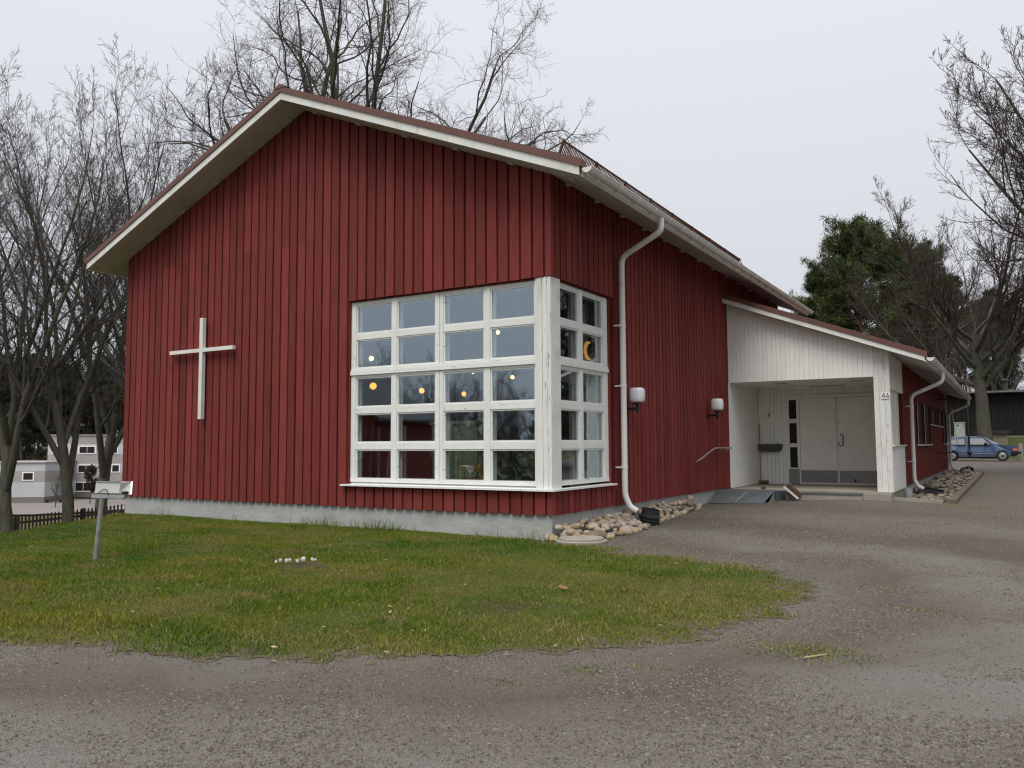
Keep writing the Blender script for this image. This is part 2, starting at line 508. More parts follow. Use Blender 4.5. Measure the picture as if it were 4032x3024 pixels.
def ground_mat(name, layers, bumps, rough=0.95, edge=None, tracks=None):
    """layers: list of (colour, noise scale, lo, hi, stretch, distortion); the first is the base"""
    M = bpy.data.materials.new(name)
    M.use_nodes = True
    n, l = M.node_tree.nodes, M.node_tree.links
    b = n['Principled BSDF']
    b.inputs['Roughness'].default_value = rough
    b.inputs['Specular IOR Level'].default_value = 0.15
    pos = n.new('ShaderNodeNewGeometry').outputs['Position']
    c = None
    for colr, sc_, lo, hi, st, dist, typ in layers:
        if c is None:
            rgb = n.new('ShaderNodeRGB')
            rgb.outputs[0].default_value = (*colr, 1)
            c = rgb.outputs[0]
            continue
        mp = n.new('ShaderNodeMapping')
        mp.inputs['Scale'].default_value = st
        mp.inputs['Rotation'].default_value = (0, 0, 0.35)
        l.new(pos, mp.inputs['Vector'])
        if typ == 'v':
            t = n.new('ShaderNodeTexVoronoi')
            t.inputs['Scale'].default_value = sc_
            l.new(mp.outputs[0], t.inputs['Vector'])
            sp = n.new('ShaderNodeSeparateColor')
            l.new(t.outputs['Color'], sp.inputs[0])
            f = sp.outputs[0]
        else:
            t = n.new('ShaderNodeTexNoise')
            t.inputs['Scale'].default_value = sc_
            t.inputs['Detail'].default_value = 6
            t.inputs['Distortion'].default_value = dist
            l.new(mp.outputs[0], t.inputs['Vector'])
            f = t.outputs['Fac']
        r_ = n.new('ShaderNodeMapRange')
        r_.inputs[1].default_value, r_.inputs[2].default_value = lo, hi
        l.new(f, r_.inputs[0])
        mx = n.new('ShaderNodeMix')
        mx.data_type = 'RGBA'
        mx.inputs[7].default_value = (*colr, 1)
        l.new(r_.outputs[0], mx.inputs[0])
        l.new(c, mx.inputs[6])
        c = mx.outputs[2]
    if tracks is not None:                  # wheel tracks and loose ridges run round the lawn
        at_ = n.new('ShaderNodeAttribute')
        at_.attribute_name = 'inside'
        nz_ = n.new('ShaderNodeTexNoise')
        nz_.inputs['Scale'].default_value = 0.55
        nz_.inputs['Detail'].default_value = 7
        nz_.inputs['Roughness'].default_value = 0.6
        l.new(pos, nz_.inputs['Vector'])
        m1 = n.new('ShaderNodeMath'); m1.operation = 'MULTIPLY_ADD'
        m1.inputs[1].default_value, m1.inputs[2].default_value = 2.2, -1.1
        l.new(nz_.outputs['Fac'], m1.inputs[0])
        m2 = n.new('ShaderNodeMath'); m2.operation = 'SUBTRACT'
        l.new(m1.outputs[0], m2.inputs[0]); l.new(at_.outputs['Fac'], m2.inputs[1])
        m3 = n.new('ShaderNodeMath'); m3.operation = 'DIVIDE'; m3.inputs[1].default_value = 8.0
        l.new(m2.outputs[0], m3.inputs[0])
        cr_ = n.new('ShaderNodeValToRGB')
        els = cr_.color_ramp.elements
        for k_, (p_, v_) in enumerate(tracks):
            e_ = els[k_] if k_ < 2 else els.new(p_)
            e_.position = p_
            e_.color = (v_, v_, v_, 1)
        l.new(m3.outputs[0], cr_.inputs[0])
        hv = n.new('ShaderNodeMix'); hv.data_type = 'RGBA'
        hv.inputs[6].default_value = (0.074, 0.058, 0.042, 1)
        hv.inputs[7].default_value = (0.186, 0.172, 0.158, 1)
        l.new(cr_.outputs[0], hv.inputs[0])
        mh = n.new('ShaderNodeMix'); mh.data_type = 'RGBA'; mh.inputs[0].default_value = 0.72
        l.new(c, mh.inputs[6]); l.new(hv.outputs[2], mh.inputs[7])
        c = mh.outputs[2]
    if edge is not None:                    # worn rim: gravel tones come through where the turf thins out
        at_ = n.new('ShaderNodeAttribute')
        at_.attribute_name = 'inside'
        nz_ = n.new('ShaderNodeTexNoise')
        nz_.inputs['Scale'].default_value = 9
        nz_.inputs['Detail'].default_value = 6
        l.new(pos, nz_.inputs['Vector'])
        m1 = n.new('ShaderNodeMath'); m1.operation = 'MULTIPLY_ADD'
        m1.inputs[1].default_value, m1.inputs[2].default_value = -0.75, 0.36
        l.new(nz_.outputs['Fac'], m1.inputs[0])
        m2 = n.new('ShaderNodeMath'); m2.operation = 'ADD'
        l.new(m1.outputs[0], m2.inputs[0]); l.new(at_.outputs['Fac'], m2.inputs[1])
        r_ = n.new('ShaderNodeMapRange')
        r_.inputs[1].default_value, r_.inputs[2].default_value = 0.06, 0.26
        r_.inputs[3].default_value, r_.inputs[4].default_value = 1, 0
        l.new(m2.outputs[0], r_.inputs[0])
        mx = n.new('ShaderNodeMix'); mx.data_type = 'RGBA'
        mx.inputs[7].default_value = (*edge, 1)
        l.new(r_.outputs[0], mx.inputs[0]); l.new(c, mx.inputs[6])
        c = mx.outputs[2]
        ra = n.new('ShaderNodeMapRange')       # the turf breaks up raggedly at its rim
        ra.inputs[1].default_value, ra.inputs[2].default_value = 0.02, 0.07
        l.new(m2.outputs[0], ra.inputs[0])
        l.new(ra.outputs[0], b.inputs['Alpha'])
    l.new(c, b.inputs['Base Color'])
    prev = None
    for typ, sc_, stg, dst in bumps:
        bp = n.new('ShaderNodeBump')
        bp.inputs['Strength'].default_value = stg
        bp.inputs['Distance'].default_value = dst
        if typ == 'v':
            t = n.new('ShaderNodeTexVoronoi')
            o_ = t.outputs['Distance']
            bp.invert = True
        else:
            t = n.new('ShaderNodeTexNoise')
            t.inputs['Detail'].default_value = 5
            o_ = t.outputs['Fac']
        t.inputs['Scale'].default_value = sc_
        l.new(pos, t.inputs['Vector'])
        l.new(o_, bp.inputs['Height'])
        if prev is not None:
            l.new(prev, bp.inputs['Normal'])
        prev = bp.outputs[0]
    if prev is not None:
        l.new(prev, b.inputs['Normal'])
    return M


GRAVEL = ground_mat('gravel', [
    ((0.130, 0.113, 0.092), 0, 0, 0, 0, 0, 'n'),
    ((0.178, 0.164, 0.149), 0.75, 0.46, 0.60, (0.55, 1.5, 1), 0.6, 'n'),       # loose pale chippings between wheel tracks
    ((0.105, 0.086, 0.066), 0.42, 0.54, 0.68, (1, 1.3, 1), 0.4, 'n'),         # damp packed fines
    ((0.29, 0.27, 0.25), 130, 0.80, 0.86, (1, 1, 1), 0, 'v'),                 # single pale chips
    ((0.075, 0.063, 0.052), 150, 0.72, 0.82, (1.1, 1, 1), 0, 'v'),             # single dark chips
    ((0.17, 0.12, 0.085), 120, 0.88, 0.92, (1, 1.2, 1), 0, 'v'),
], [('n', 2.2, 0.25, 0.06), ('v', 85, 0.9, 0.012), ('n', 160, 0.5, 0.006)], tracks=((0.0, .55), (1.0, .5), (0.06, .35), (0.11, .15), (0.19, .75), (0.26, .9), (0.34, .15), (0.48, .1), (0.58, .6), (0.72, .7), (0.85, .25)))
LAWN = ground_mat('lawn_ground', [
    ((0.060, 0.072, 0.010), 0, 0, 0, 0, 0, 'n'),
    ((0.095, 0.088, 0.026), 1.1, 0.50, 0.64, (0.7, 1.4, 1), 0.3, 'n'),
    ((0.06, 0.046, 0.027), 0.8, 0.60, 0.72, (1, 1, 1), 0.3, 'n'),
    ((0.036, 0.066, 0.013), 0.5, 0.52, 0.62, (1, 1, 1), 0.2, 'n'),
    ((0.030, 0.030, 0.012), 55, 0.50, 0.62, (1, 1, 1), 0.0, 'n'),
    ((0.15, 0.135, 0.05), 75, 0.58, 0.66, (1, 1, 1), 0.0, 'n'),
], [('n', 30, 0.8, 0.03), ('n', 6, 0.4, 0.05)], edge=(0.105, 0.085, 0.064))
MEADOW = ground_mat('meadow', [
    ((0.085, 0.085, 0.035), 0, 0, 0, 0, 0, 'n'),
    ((0.11, 0.09, 0.055), 0.3, 0.45, 0.6, (1, 1, 1), 0.3, 'n'),
    ((0.065, 0.085, 0.025), 0.12, 0.5, 0.6, (1, 1, 1), 0.2, 'n'),
], [('n', 8, 0.8, 0.08)])

far = np.unique(np.concatenate([[-3000, -1500, -700, -400, -250], np.arange(-180, 181, 6.0), np.arange(-60, 72, 2.0), [250, 400, 700, 1500, 3000]]))
sheet('ground', far, far, -0.06, MEADOW)

LAWN_EDGE = [(-34, -20.2), (-14, -12.3), (-6, -8.95), (-1.07, -6.8), (-0.54, -6.57), (0.01, -6.38), (0.68, -6.3), (1.20, -6.16), (1.29, -5.97),
             (1.8, -5.64), (2.42, -5.42), (2.76, -5.05), (3.13, -4.71), (3.4, -4.22), (3.68, -3.74), (3.88, -3.1), (3.9, -2.27),
             (3.67, -1.34), (3.12, -0.83), (2.3, -0.76), (1.32, -0.54), (0.68, -0.15), (0.07, -0.06)]
LAWN_POLY = LAWN_EDGE + [(0.0, 0.06), (-10.0, 0.06), (-10.0, 16), (-34, 16)]


def lawn_sd(x, y):
    """signed distance to the worn lawn edge, positive inside"""
    d = edge_dist(x, y, LAWN_EDGE)
    s = np.where(inpoly(x, y, LAWN_POLY), d, -d)
    return s + (vnoise(x, y, 0.35, 3) - 0.5) * 0.35 + (vnoise(x, y, 0.12, 4) - 0.5) * 0.16


lx = np.unique(np.concatenate([np.arange(-34, -9, 0.7), np.arange(-9, 4.4, 0.06)]))
ly = np.unique(np.concatenate([np.arange(-21, -9.1, 0.7), np.arange(-9.1, 0.3, 0.06), np.arange(0.3, 16, 0.7)]))
sheet('lawn', lx, ly, 0.018, LAWN, keep=lambda x, y: (lawn_sd(x, y) > -0.02) & ~((x > -9.95) & (y > 0.06)), fade=lawn_sd)

gx = np.unique(np.concatenate([np.arange(-34, -12, 1.0), np.arange(-12, 9, 0.3), np.arange(9, 30, 1.0)]))
gy = np.unique(np.concatenate([np.arange(-30, -11, 1.0), np.arange(-11, 10, 0.3), np.arange(10, 46.6, 0.6)]))
sheet('gravel_yard', gx, gy, 0.0, GRAVEL, keep=lambda x, y: (lawn_sd(x, y) < 0.6) & ~((x < -0.6) & (y > 0.3)) & ~((y > 43.0 + 0.5 * np.sin(x * 1.3)) & (x > 5.7)), fade=lawn_sd)

# ---- grass blades: far too many to count, one object
def blades(name, P, h, w, seed, label):
    r = np.random.default_rng(seed)
    n_ = len(P)
    a = r.random(n_) * 2 * np.pi
    lean = r.normal(0, 0.55, (n_, 2)) * h[:, None]
    side = np.stack([np.cos(a), np.sin(a), np.zeros(n_)], -1) * w[:, None] / 2
    tip = P + np.concatenate([lean, h[:, None]], 1)
    V = np.stack([P - side, P + side, tip], 1).reshape(-1, 3)
    F = np.arange(3 * n_).reshape(-1, 3)
    me = np_mesh(name, V, F)
    at = me.attributes.new('tone', 'FLOAT', 'POINT')
    at.data.foreach_set('value', np.repeat(r.random(n_), 3).astype(np.float32))
    dr_ = np.clip((P[:, 0] + 0.6) * 0.16, 0, .5) + (vnoise(P[:, 0] * .7, P[:, 1] * 1.5, .55, 51) * .6 + vnoise(P[:, 0], P[:, 1], .18, 52) * .4 - .47) * 1.5 + r.normal(0, .12, n_)
    at = me.attributes.new('dry', 'FLOAT', 'POINT')
    at.data.foreach_set('value', np.repeat(np.clip(dr_, 0, 1), 3).astype(np.float32))
    o = link(name, me, GRASS)
    return tag(o, label, 'grass', kind='stuff')


GRASS = bpy.data.materials.new('grass_blades')
GRASS.use_nodes = True
n, l = GRASS.node_tree.nodes, GRASS.node_tree.links
b = n['Principled BSDF']
b.inputs['Roughness'].default_value = 0.9
b.inputs['Specular IOR Level'].default_value = 0.03
pos = n.new('ShaderNodeNewGeometry').outputs['Position']
c = None
rgb = n.new('ShaderNodeRGB'); rgb.outputs[0].default_value = (0.070, 0.128, 0.006, 1)
c = rgb.outputs[0]
for colr, sc_, lo, hi, st in (((0.158, 0.160, 0.018), 0.9, 0.46, 0.62, (0.6, 1.5, 1)), ((0.046, 0.108, 0.007), 0.45, 0.50, 0.62, (1, 1, 1)), ((0.17, 0.135, 0.05), 1.6, 0.57, 0.70, (0.7, 1.6, 1))):
    mp = n.new('ShaderNodeMapping'); mp.inputs['Scale'].default_value = st; mp.inputs['Rotation'].default_value = (0, 0, 0.35)
    l.new(pos, mp.inputs['Vector'])
    t = n.new('ShaderNodeTexNoise'); t.inputs['Scale'].default_value = sc_; t.inputs['Detail'].default_value = 5
    l.new(mp.outputs[0], t.inputs['Vector'])
    r_ = n.new('ShaderNodeMapRange'); r_.inputs[1].default_value, r_.inputs[2].default_value = lo, hi
    l.new(t.outputs['Fac'], r_.inputs[0])
    mx = n.new('ShaderNodeMix'); mx.data_type = 'RGBA'; mx.inputs[7].default_value = (*colr, 1)
    l.new(r_.outputs[0], mx.inputs[0]); l.new(c, mx.inputs[6])
    c = mx.outputs[2]
at = n.new('ShaderNodeAttribute'); at.attribute_name = 'tone'
r_ = n.new('ShaderNodeMapRange'); r_.inputs[3].default_value, r_.inputs[4].default_value = 0.6, 1.35
l.new(at.outputs['Fac'], r_.inputs[0])
ad = n.new('ShaderNodeAttribute'); ad.attribute_name = 'dry'
mx = n.new('ShaderNodeMix'); mx.data_type = 'RGBA'; mx.inputs[7].default_value = (0.200, 0.182, 0.048, 1)
l.new(ad.outputs['Fac'], mx.inputs[0]); l.new(c, mx.inputs[6])
c = mx.outputs[2]
h_ = n.new('ShaderNodeHueSaturation'); l.new(c, h_.inputs['Color']); l.new(r_.outputs[0], h_.inputs['Value'])
r2 = n.new('ShaderNodeMapRange'); r2.inputs[1].default_value, r2.inputs[2].default_value = 0.90, 0.92   # the odd dry straw
l.new(at.outputs['Fac'], r2.inputs[0])
mx = n.new('ShaderNodeMix'); mx.data_type = 'RGBA'; mx.inputs[7].default_value = (0.30, 0.25, 0.12, 1)
l.new(r2.outputs[0], mx.inputs[0]); l.new(h_.outputs[0], mx.inputs[6])
l.new(mx.outputs[2], b.inputs['Base Color'])

N = 1250000
bx = rng.uniform(-11.5, 4.3, N)
by = rng.uniform(-8.6, 0.02, N)
dep = (bx - CAM.x) * FWD.x + (by - CAM.y) * FWD.y
lat = (bx - CAM.x) * RGT.x + (by - CAM.y) * RGT.y
sdv = lawn_sd(bx, by)
keepb = (dep > 3) & (np.abs(lat) < 0.68 * dep + 0.3) & (sdv > -0.25)
keepb &= rng.random(N) < np.clip(0.12 + sdv * 1.5, 0.03, 1) * np.clip(9.5 / dep, 0.35, 1) * 0.95
bare = np.exp(-(((bx + 1.7) / 0.42) ** 2 + ((by + 3.1 - 0.9 * (bx + 1.7) * 0) / 0.45) ** 2))
worn = np.clip((vnoise(bx, by, 0.8, 9) * 0.5 + vnoise(bx, by, 0.2, 10) * 0.5 - 0.54) * 3.5, 0, 0.5) + np.clip((bx - 0.8) * 0.16, 0, 0.35)
keepb &= rng.random(N) > np.clip(bare * 0.9 + worn, 0, 0.93)
P = np.stack([bx, by, gz(bx, by) + 0.012], -1)[keepb]
hh = (0.012 + 0.024 * rng.random(len(P))) * (0.6 + 0.9 * vnoise(P[:, 0], P[:, 1], 0.6, 12))
blades('grass', P, hh, np.full(len(P), 0.0065), 21, 'short patchy lawn grass in front of the red hall')
# taller tufts against the plinth
tx = np.concatenate([rng.normal(c_, 0.22, k) for c_, k in ((-4.55, 60), (-4.2, 70), (-3.4, 60), (-3.0, 90), (-8.6, 20), (-0.25, 40), (-1.1, 22), (-6.4, 18))])
ty = -rng.random(len(tx)) * 0.12 - 0.01
P = np.stack([tx, ty, gz(tx, ty) + 0.01], -1)
blades('tall_grass', P, 0.08 + 0.17 * rng.random(len(P)), np.full(len(P), 0.009), 22, 'taller grass tufts growing along the pale plinth')
# moss and weeds creeping into the gravel
cl = [(4.28, -4.1, 0.20, 900), (4.15, -4.2, 0.30, 500), (4.79, -2.41, 0.12, 120), (3.1, -5.3, 0.10, 130), (3.45, -5.05, 0.08, 90), (2.75, -5.75, 0.08, 90), (4.3, -1.5, 0.3, 200), (4.6, 8.2, 0.35, 700), (4.9, 7.6, 0.4, 400), (1.4, 2.2, 0.6, 500), (1.2, -0.2, 0.4, 500)]
px = np.concatenate([rng.normal(a, s, k) for a, b_, s, k in cl])
py = np.concatenate([rng.normal(b_, s * 0.55, k) for a, b_, s, k in cl])
P = np.stack([px, py, gz(px, py) - 0.002], -1)
blades('weeds', P, 0.008 + 0.016 * rng.random(len(P)), np.full(len(P), 0.009), 23, 'low yellowish moss and weeds creeping over the gravel')

# ---- loose gravel chippings (uncountable)
N = 330000
dep = 3.4 + 13 * rng.random(N) ** 1.35
lat = (rng.random(N) * 2 - 1) * 0.66 * dep
px = CAM.x + FWD.x * dep + RGT.x * lat
py = CAM.y + FWD.y * dep + RGT.y * lat
sdv = lawn_sd(px, py)
band = vnoise(px * 0.6 + py * 0.3, py * 1.4 - px * 0.4, 0.8, 31) * 0.7 + vnoise(px, py, 0.2, 32) * 0.3
ok = (sdv < 0.25 * rng.random(N) ** 2) & (px > (0.25 if True else 0) - (py < 0) * 40) & ~((px < 1.2) & (py > 6.5)) & ~((px < 3.4) & (py > 8.2)) & (rng.random(N) < np.clip((band - 0.32) * 3, 0.12, 1))
px, py, dep = px[ok], py[ok], dep[ok]
n_ = len(px)
octv = np.array([(1, 0, -.2), (-1, 0, -.2), (0, 1, -.2), (0, -1, -.2), (0.2, 0.1, 0.9)], float)
octf = np.array([(0, 2, 4), (2, 1, 4), (1, 3, 4), (3, 0, 4)])
sz = (0.0030 + 0.0070 * rng.random(n_) ** 2.8) * (0.75 + 0.055 * dep)
V = octv[None] * (sz[:, None] * rng.uniform(0.6, 1.3, (n_, 3)))[:, None, :]
V += rng.normal(0, 0.18, (n_, 5, 3)) * sz[:, None, None]
a = rng.random(n_) * 6.283
ca, sa = np.cos(a)[:, None], np.sin(a)[:, None]
V = np.stack([V[..., 0] * ca - V[..., 1] * sa, V[..., 0] * sa + V[..., 1] * ca, V[..., 2]], -1)
V += np.stack([px, py, gz(px, py) + 0.002], -1)[:, None, :]
F = (octf[None] + 5 * np.arange(n_)[:, None, None]).reshape(-1, 3)
PEB = ground_mat('chippings', [((0.122, 0.107, 0.089), 0, 0, 0, 0, 0, 'n'), ((0.195, 0.180, 0.160), 60, 0.66, 0.80, (1, 1, 1), 0, 'v'), ((0.072, 0.061, 0.049), 50, 0.55, 0.72, (1, 1, 1), 0, 'v'), ((0.16, 0.112, 0.08), 40, 0.88, 0.93, (1, 1, 1), 0, 'v')], [], 0.85)
o = link('chippings', np_mesh('chippings', V.reshape(-1, 3), F), PEB)
tag(o, 'loose grey gravel chippings strewn over the yard', 'gravel', kind='stuff')

# ------------------------------------------------------------------ the red hall
SL, RX, RZ = 0.413, -4.956, 6.954         # roof slope, ridge position, underside of the eaves at the ridge


def under(x):
    """height of the eaves underside at x"""
    return RZ - SL * abs(x - RX)


HALL_L, HALL_Y = -10.0, 13.4
Z1, ZS = 3.415, 0.335                      # top of the corner window opening, underside of its sill
hall = empty('parish_hall', (0, 0, g1(0, 0)), 'red board-clad gabled hall with a large white corner window', 'building')
GAP, BD = 0.036, 0.028

# front wall: backing and single boards
fw = MB()
fw.prism([(-10 + .03, BD, 0.01), (-3.88, BD, 0.01), (-3.88, BD, under(-3.88)), (RX, BD, RZ), (-10 + .03, BD, under(-10))], (0, 0.15, 0))
fw.prism([(-3.88, BD, Z1 + .002), (-0.03, BD, Z1 + .002), (-0.03, BD, under(0) - .01), (-3.88, BD, under(-3.88))], (0, 0.15, 0))
fw.box(-3.88, -0.03, BD, .178, 0.01, ZS - .01)
front = fw.build('front_wall', MATS['red_back'], hall)


def board_front(x0, x1, z0, j=0.0):
    pts = [(x0, j, z0), (x1, j, z0), (x1, j, under(x1) + .02)]
    if x0 < RX < x1: pts.append((RX, j, RZ + .02))
    pts.append((x0, j, under(x0) + .02))
    return pts


def add_board(pts, depth, parent, m='red_paint'):
    MB().prism(pts, depth).build('board', MATS[m], parent)


edges = [(-0.092, 0.0)]
x = -0.092 - GAP
while x > -9.9:
    w_ = 0.163 + rnd.uniform(-0.006, 0.006)
    edges.append((max(x - w_, -10.0), x))
    x -= w_ + GAP + rnd.uniform(-0.003, 0.003)
if edges[-1][0] > -9.98: edges[-1] = (-10.0, edges[-1][1])
for x0, x1 in edges:
    j = rnd.uniform(-0.004, 0.003)
    zb = rnd.uniform(-0.008, 0.004)
    dpt = (0, BD + .006 - j, 0)
    if x1 > -3.86:
        xa = max(x0, -3.88)
        add_board(board_front(xa, x1, Z1 + rnd.uniform(-.004, .004), j), dpt, front)
        add_board([(x0, j, zb), (x1, j, zb), (x1, j, ZS), (x0, j, ZS)], dpt, front)
    else:
        zj = 4.53 + rnd.uniform(-0.03, 0.03)
        if under(x0) > 5.0 and rnd.random() < 0.7 and -9 < x0:
            add_board([(x0, j, zb), (x1, j, zb), (x1, j, zj), (x0, j, zj)], dpt, front)
            add_board(board_front(x0, x1, zj + .003, j - .001), dpt, front)
        else:
            add_board(board_front(x0, x1, zb, j), dpt, front)

# side wall
sw = MB()
sw.box(-0.178, -BD, 0.18, 2.12, Z1 + .002, under(0) - .005)
sw.box(-0.178, -BD, 0.18, 2.12, 0.01, ZS - .01)
sw.box(-0.178, -BD, 2.12, HALL_Y, 0.01, under(0) - .005)
side = sw.build('side_wall', MATS['red_back'], hall)
y = 0.0
first = True
while y < HALL_Y - 0.05:
    w_ = 0.098 if first else 0.150 + rnd.uniform(-0.006, 0.006)
    y1 = min(y + w_, HALL_Y)
    j = rnd.uniform(-0.003, 0.003)
    zb = rnd.uniform(-0.008, 0.004)
    dpt = (-BD - .006 - j, 0, 0)
    zt = under(0) + .01
    ya = y + (0.002 if first else 0)
    if y < 2.08:
        add_board([(j, ya, Z1), (j, y1, Z1), (j, y1, zt), (j, ya, zt)], dpt, side)
        add_board([(j, ya, zb), (j, y1, zb), (j, y1, ZS), (j, ya, ZS)], dpt, side)
    else:
        z0 = zb if y < 8.45 else 3.0
        add_board([(j, ya, z0), (j, y1, z0), (j, y1, zt), (j, ya, zt)], dpt, side)
    y = y1 + 0.034
    first = False
# left and rear walls
MB().box(-9.99, -9.8, 0.18, HALL_Y, 0, under(-10)).build('left_wall', MATS['red_paint'], hall)
MB().prism([(-10, HALL_Y, 0), (0, HALL_Y, 0), (0, HALL_Y, under(0)), (RX, HALL_Y, RZ), (-10, HALL_Y, under(-10))], (0, 0.15, 0)).build('rear_wall', MATS['red_paint'], hall)

# plinth
pl = MB()
pl.box(-9.95, -0.045, 0.045, 0.245, -1.1, 0.015)
pl.box(-0.245, -0.047, 0.25, HALL_Y, -0.7, 0.015)
pl.box(-9.948, -9.75, 0.25, HALL_Y, -2.2, 0.015)
pl.build('plinth', MATS['foundation'], hall)

# roof
OVY, EL, ER, RY1 = -0.567, -10.55, 0.748, 14.0
TH = 0.16
rf = MB()
for xe in (EL, ER):
    rf.prism([(xe, OVY + .03, under(xe) + .03), (RX, OVY + .03, RZ + .03), (RX, OVY + .03, RZ + TH), (xe, OVY + .03, under(xe) + TH)], (0, RY1 - OVY - .06, 0))
roof = rf.build('roof', MATS['roof_metal'], hall)
# soffit boards running up the gable overhang, then the two eaves
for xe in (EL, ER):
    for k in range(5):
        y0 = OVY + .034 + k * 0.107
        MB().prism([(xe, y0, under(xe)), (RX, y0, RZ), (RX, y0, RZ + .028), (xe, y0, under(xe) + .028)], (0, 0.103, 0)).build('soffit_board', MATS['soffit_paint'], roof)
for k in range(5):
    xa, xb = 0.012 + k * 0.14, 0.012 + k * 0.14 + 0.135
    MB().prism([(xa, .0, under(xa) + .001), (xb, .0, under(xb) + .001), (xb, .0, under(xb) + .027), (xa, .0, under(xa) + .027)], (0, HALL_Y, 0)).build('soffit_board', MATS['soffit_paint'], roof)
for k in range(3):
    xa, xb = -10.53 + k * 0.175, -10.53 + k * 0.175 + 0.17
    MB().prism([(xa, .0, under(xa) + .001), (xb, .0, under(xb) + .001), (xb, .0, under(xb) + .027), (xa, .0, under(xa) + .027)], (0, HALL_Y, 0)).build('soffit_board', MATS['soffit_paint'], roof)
# barge boards and flashing along the gable
for xe, sgn in ((EL, -1), (ER, 1)):
    for a, b_ in ((0.0, 0.52), (0.522, 1.0)):
        xa, xb = RX + (xe - RX) * a, RX + (xe - RX) * b_
        if a == 0: xa += 0.002 * sgn
        MB().prism([(xa, OVY, under(xa) - .004), (xb, OVY, under(xb) - .004), (xb, OVY, under(xb) + .127), (xa, OVY, under(xa) + .127)], (0, 0.03, 0)).build('barge_board', MATS['white_paint'], roof)
    xe2 = xe + 0.04 * sgn
    for a, b_ in ((0.0, 0.34), (0.3405, 0.68), (0.6805, 1.0)):
        xa, xb = RX + (xe2 - RX) * a, RX + (xe2 - RX) * b_
        MB().prism([(xa, OVY - .022, under(xa) + .122), (xb, OVY - .022, under(xb) + .122), (xb, OVY - .022, under(xb) + .225), (xa, OVY - .022, under(xa) + .225)], (0, 0.16, 0)).build('flashing', MATS['roof_metal'], roof)
MB().prism([(RX - .16, OVY - .03, RZ + .235 - .05), (RX, OVY - .03, RZ + .262), (RX + .16, OVY - .03, RZ + .235 - .05)], (0, RY1 - OVY, 0)).build('ridge_cap', MATS['roof_metal'], roof)
# purlin ends under the gable overhang
for xe in (EL, ER):
    for k in range(6):
        xp = RX + (xe - RX) * (0.06 + k * 0.175)
        MB().obox((xp, -0.06, under(xp) - .014), (0.05, 0, -0.05 * SL * (1 if xe > RX else -1)), (0, 0.04, 0), (0, 0, 0.013)).build('purlin_end', MATS['soffit_paint'], roof)
for k in range(13):
    yp = 0.5 + k * 1.0
    MB().obox((0.035, yp, under(.05) - .012), (0.035, 0, 0), (0, 0.045, 0), (0, 0, 0.014)).build('rafter_end', MATS['soffit_paint'], roof)
# eaves fascia, gutter, snow guard
MB().box(0.752, 0.777, -0.50, HALL_Y + .3, under(.76) - .01, under(.76) + .15).build('eaves_fascia', MATS['white_paint'], roof)
MB().box(-10.58, -10.555, -0.5, HALL_Y + .3, under(-10.56) - .01, under(-10.56) + .15).build('eaves_fascia', MATS['white_paint'], roof)


def gutter(xc, y0, y1, zc, r, parent, nb):
    g_ = MB()
    N_ = 10
    for yy in (y0, y1):
        for rr in (r, r - .006):
            for k in range(N_ + 1):
                a = math.pi + math.pi * k / N_
                g_.v.append((xc + rr * math.cos(a), yy, zc + rr * math.sin(a)))
    M_ = N_ + 1
    for k in range(N_):
        g_.f += [(k, k + 1, 2 * M_ + k + 1, 2 * M_ + k), (M_ + k, 3 * M_ + k, 3 * M_ + k + 1, M_ + k + 1), (k, M_ + k, M_ + k + 1, k + 1), (2 * M_ + k, 2 * M_ + k + 1, 3 * M_ + k + 1, 3 * M_ + k)]
    o = g_.build('gutter', MATS['gutter_white'], parent, smooth=True)
    MB().tube([(xc + r, y0, zc), (xc + r, y1, zc)], 0.009, 6).build('gutter_bead', MATS['gutter_white'], o)
    for yy in (y0 + .004, y1 - .012):
        cap = [(xc + (r + .004) * math.cos(math.pi + math.pi * k / 8), yy, zc + (r + .004) * math.sin(math.pi + math.pi * k / 8)) for k in range(9)]
        MB().prism(cap, (0, 0.008, 0)).build('gutter_end', MATS['gutter_white'], o)
    for k in range(nb):
        yy = y0 + .35 + k * (y1 - y0 - .5) / (nb - 1)
        arc = [(xc + (r + .006) * math.cos(math.pi + math.pi * i / 8), yy, zc + (r + .006) * math.sin(math.pi + math.pi * i / 8)) for i in range(9)]
        MB().tube(arc, 0.009, 5).build('gutter_bracket', MATS['gutter_white'], o)
    return o


gutter(0.862, -0.56, 13.7, 4.685, 0.072, hall, 22)


def downspout(path, r, parent, clamps=(), wall=None):
    pts = []
    P_ = [Vector(p) for p in path]
    for i, p in enumerate(P_):
        if 0 < i < len(P_) - 1:
            a, b_ = (P_[i - 1] - p), (P_[i + 1] - p)
            d_ = min(0.13, a.length * 0.45, b_.length * 0.45)
            A, B = p + a.normalized() * d_, p + b_.normalized() * d_
            pts += [A + (p - A) * 2 * t * (1 - t) + (B - A) * t * t for t in (0, .2, .4, .6, .8, 1)]
        else:
            pts.append(p)
    o = MB().tube(pts, r, 14).build('downspout', MATS['gutter_white'], parent, smooth=True)
    for z in clamps:
        k = next(i for i in range(len(P_) - 1) if P_[i].z >= z >= P_[i + 1].z)
        t = (P_[k].z - z) / (P_[k].z - P_[k + 1].z)
        q = P_[k].lerp(P_[k + 1], t)
        MB().lathe([(r + .005, -.03), (r + .005, .03)], q, 14).build('clamp', MATS['gutter_white'], o)
        MB().box(wall, q.x, q.y - r - .05, q.y - r - .02, q.z - .012, q.z + .012).build('clamp_arm', MATS['gutter_white'], o)
    return o


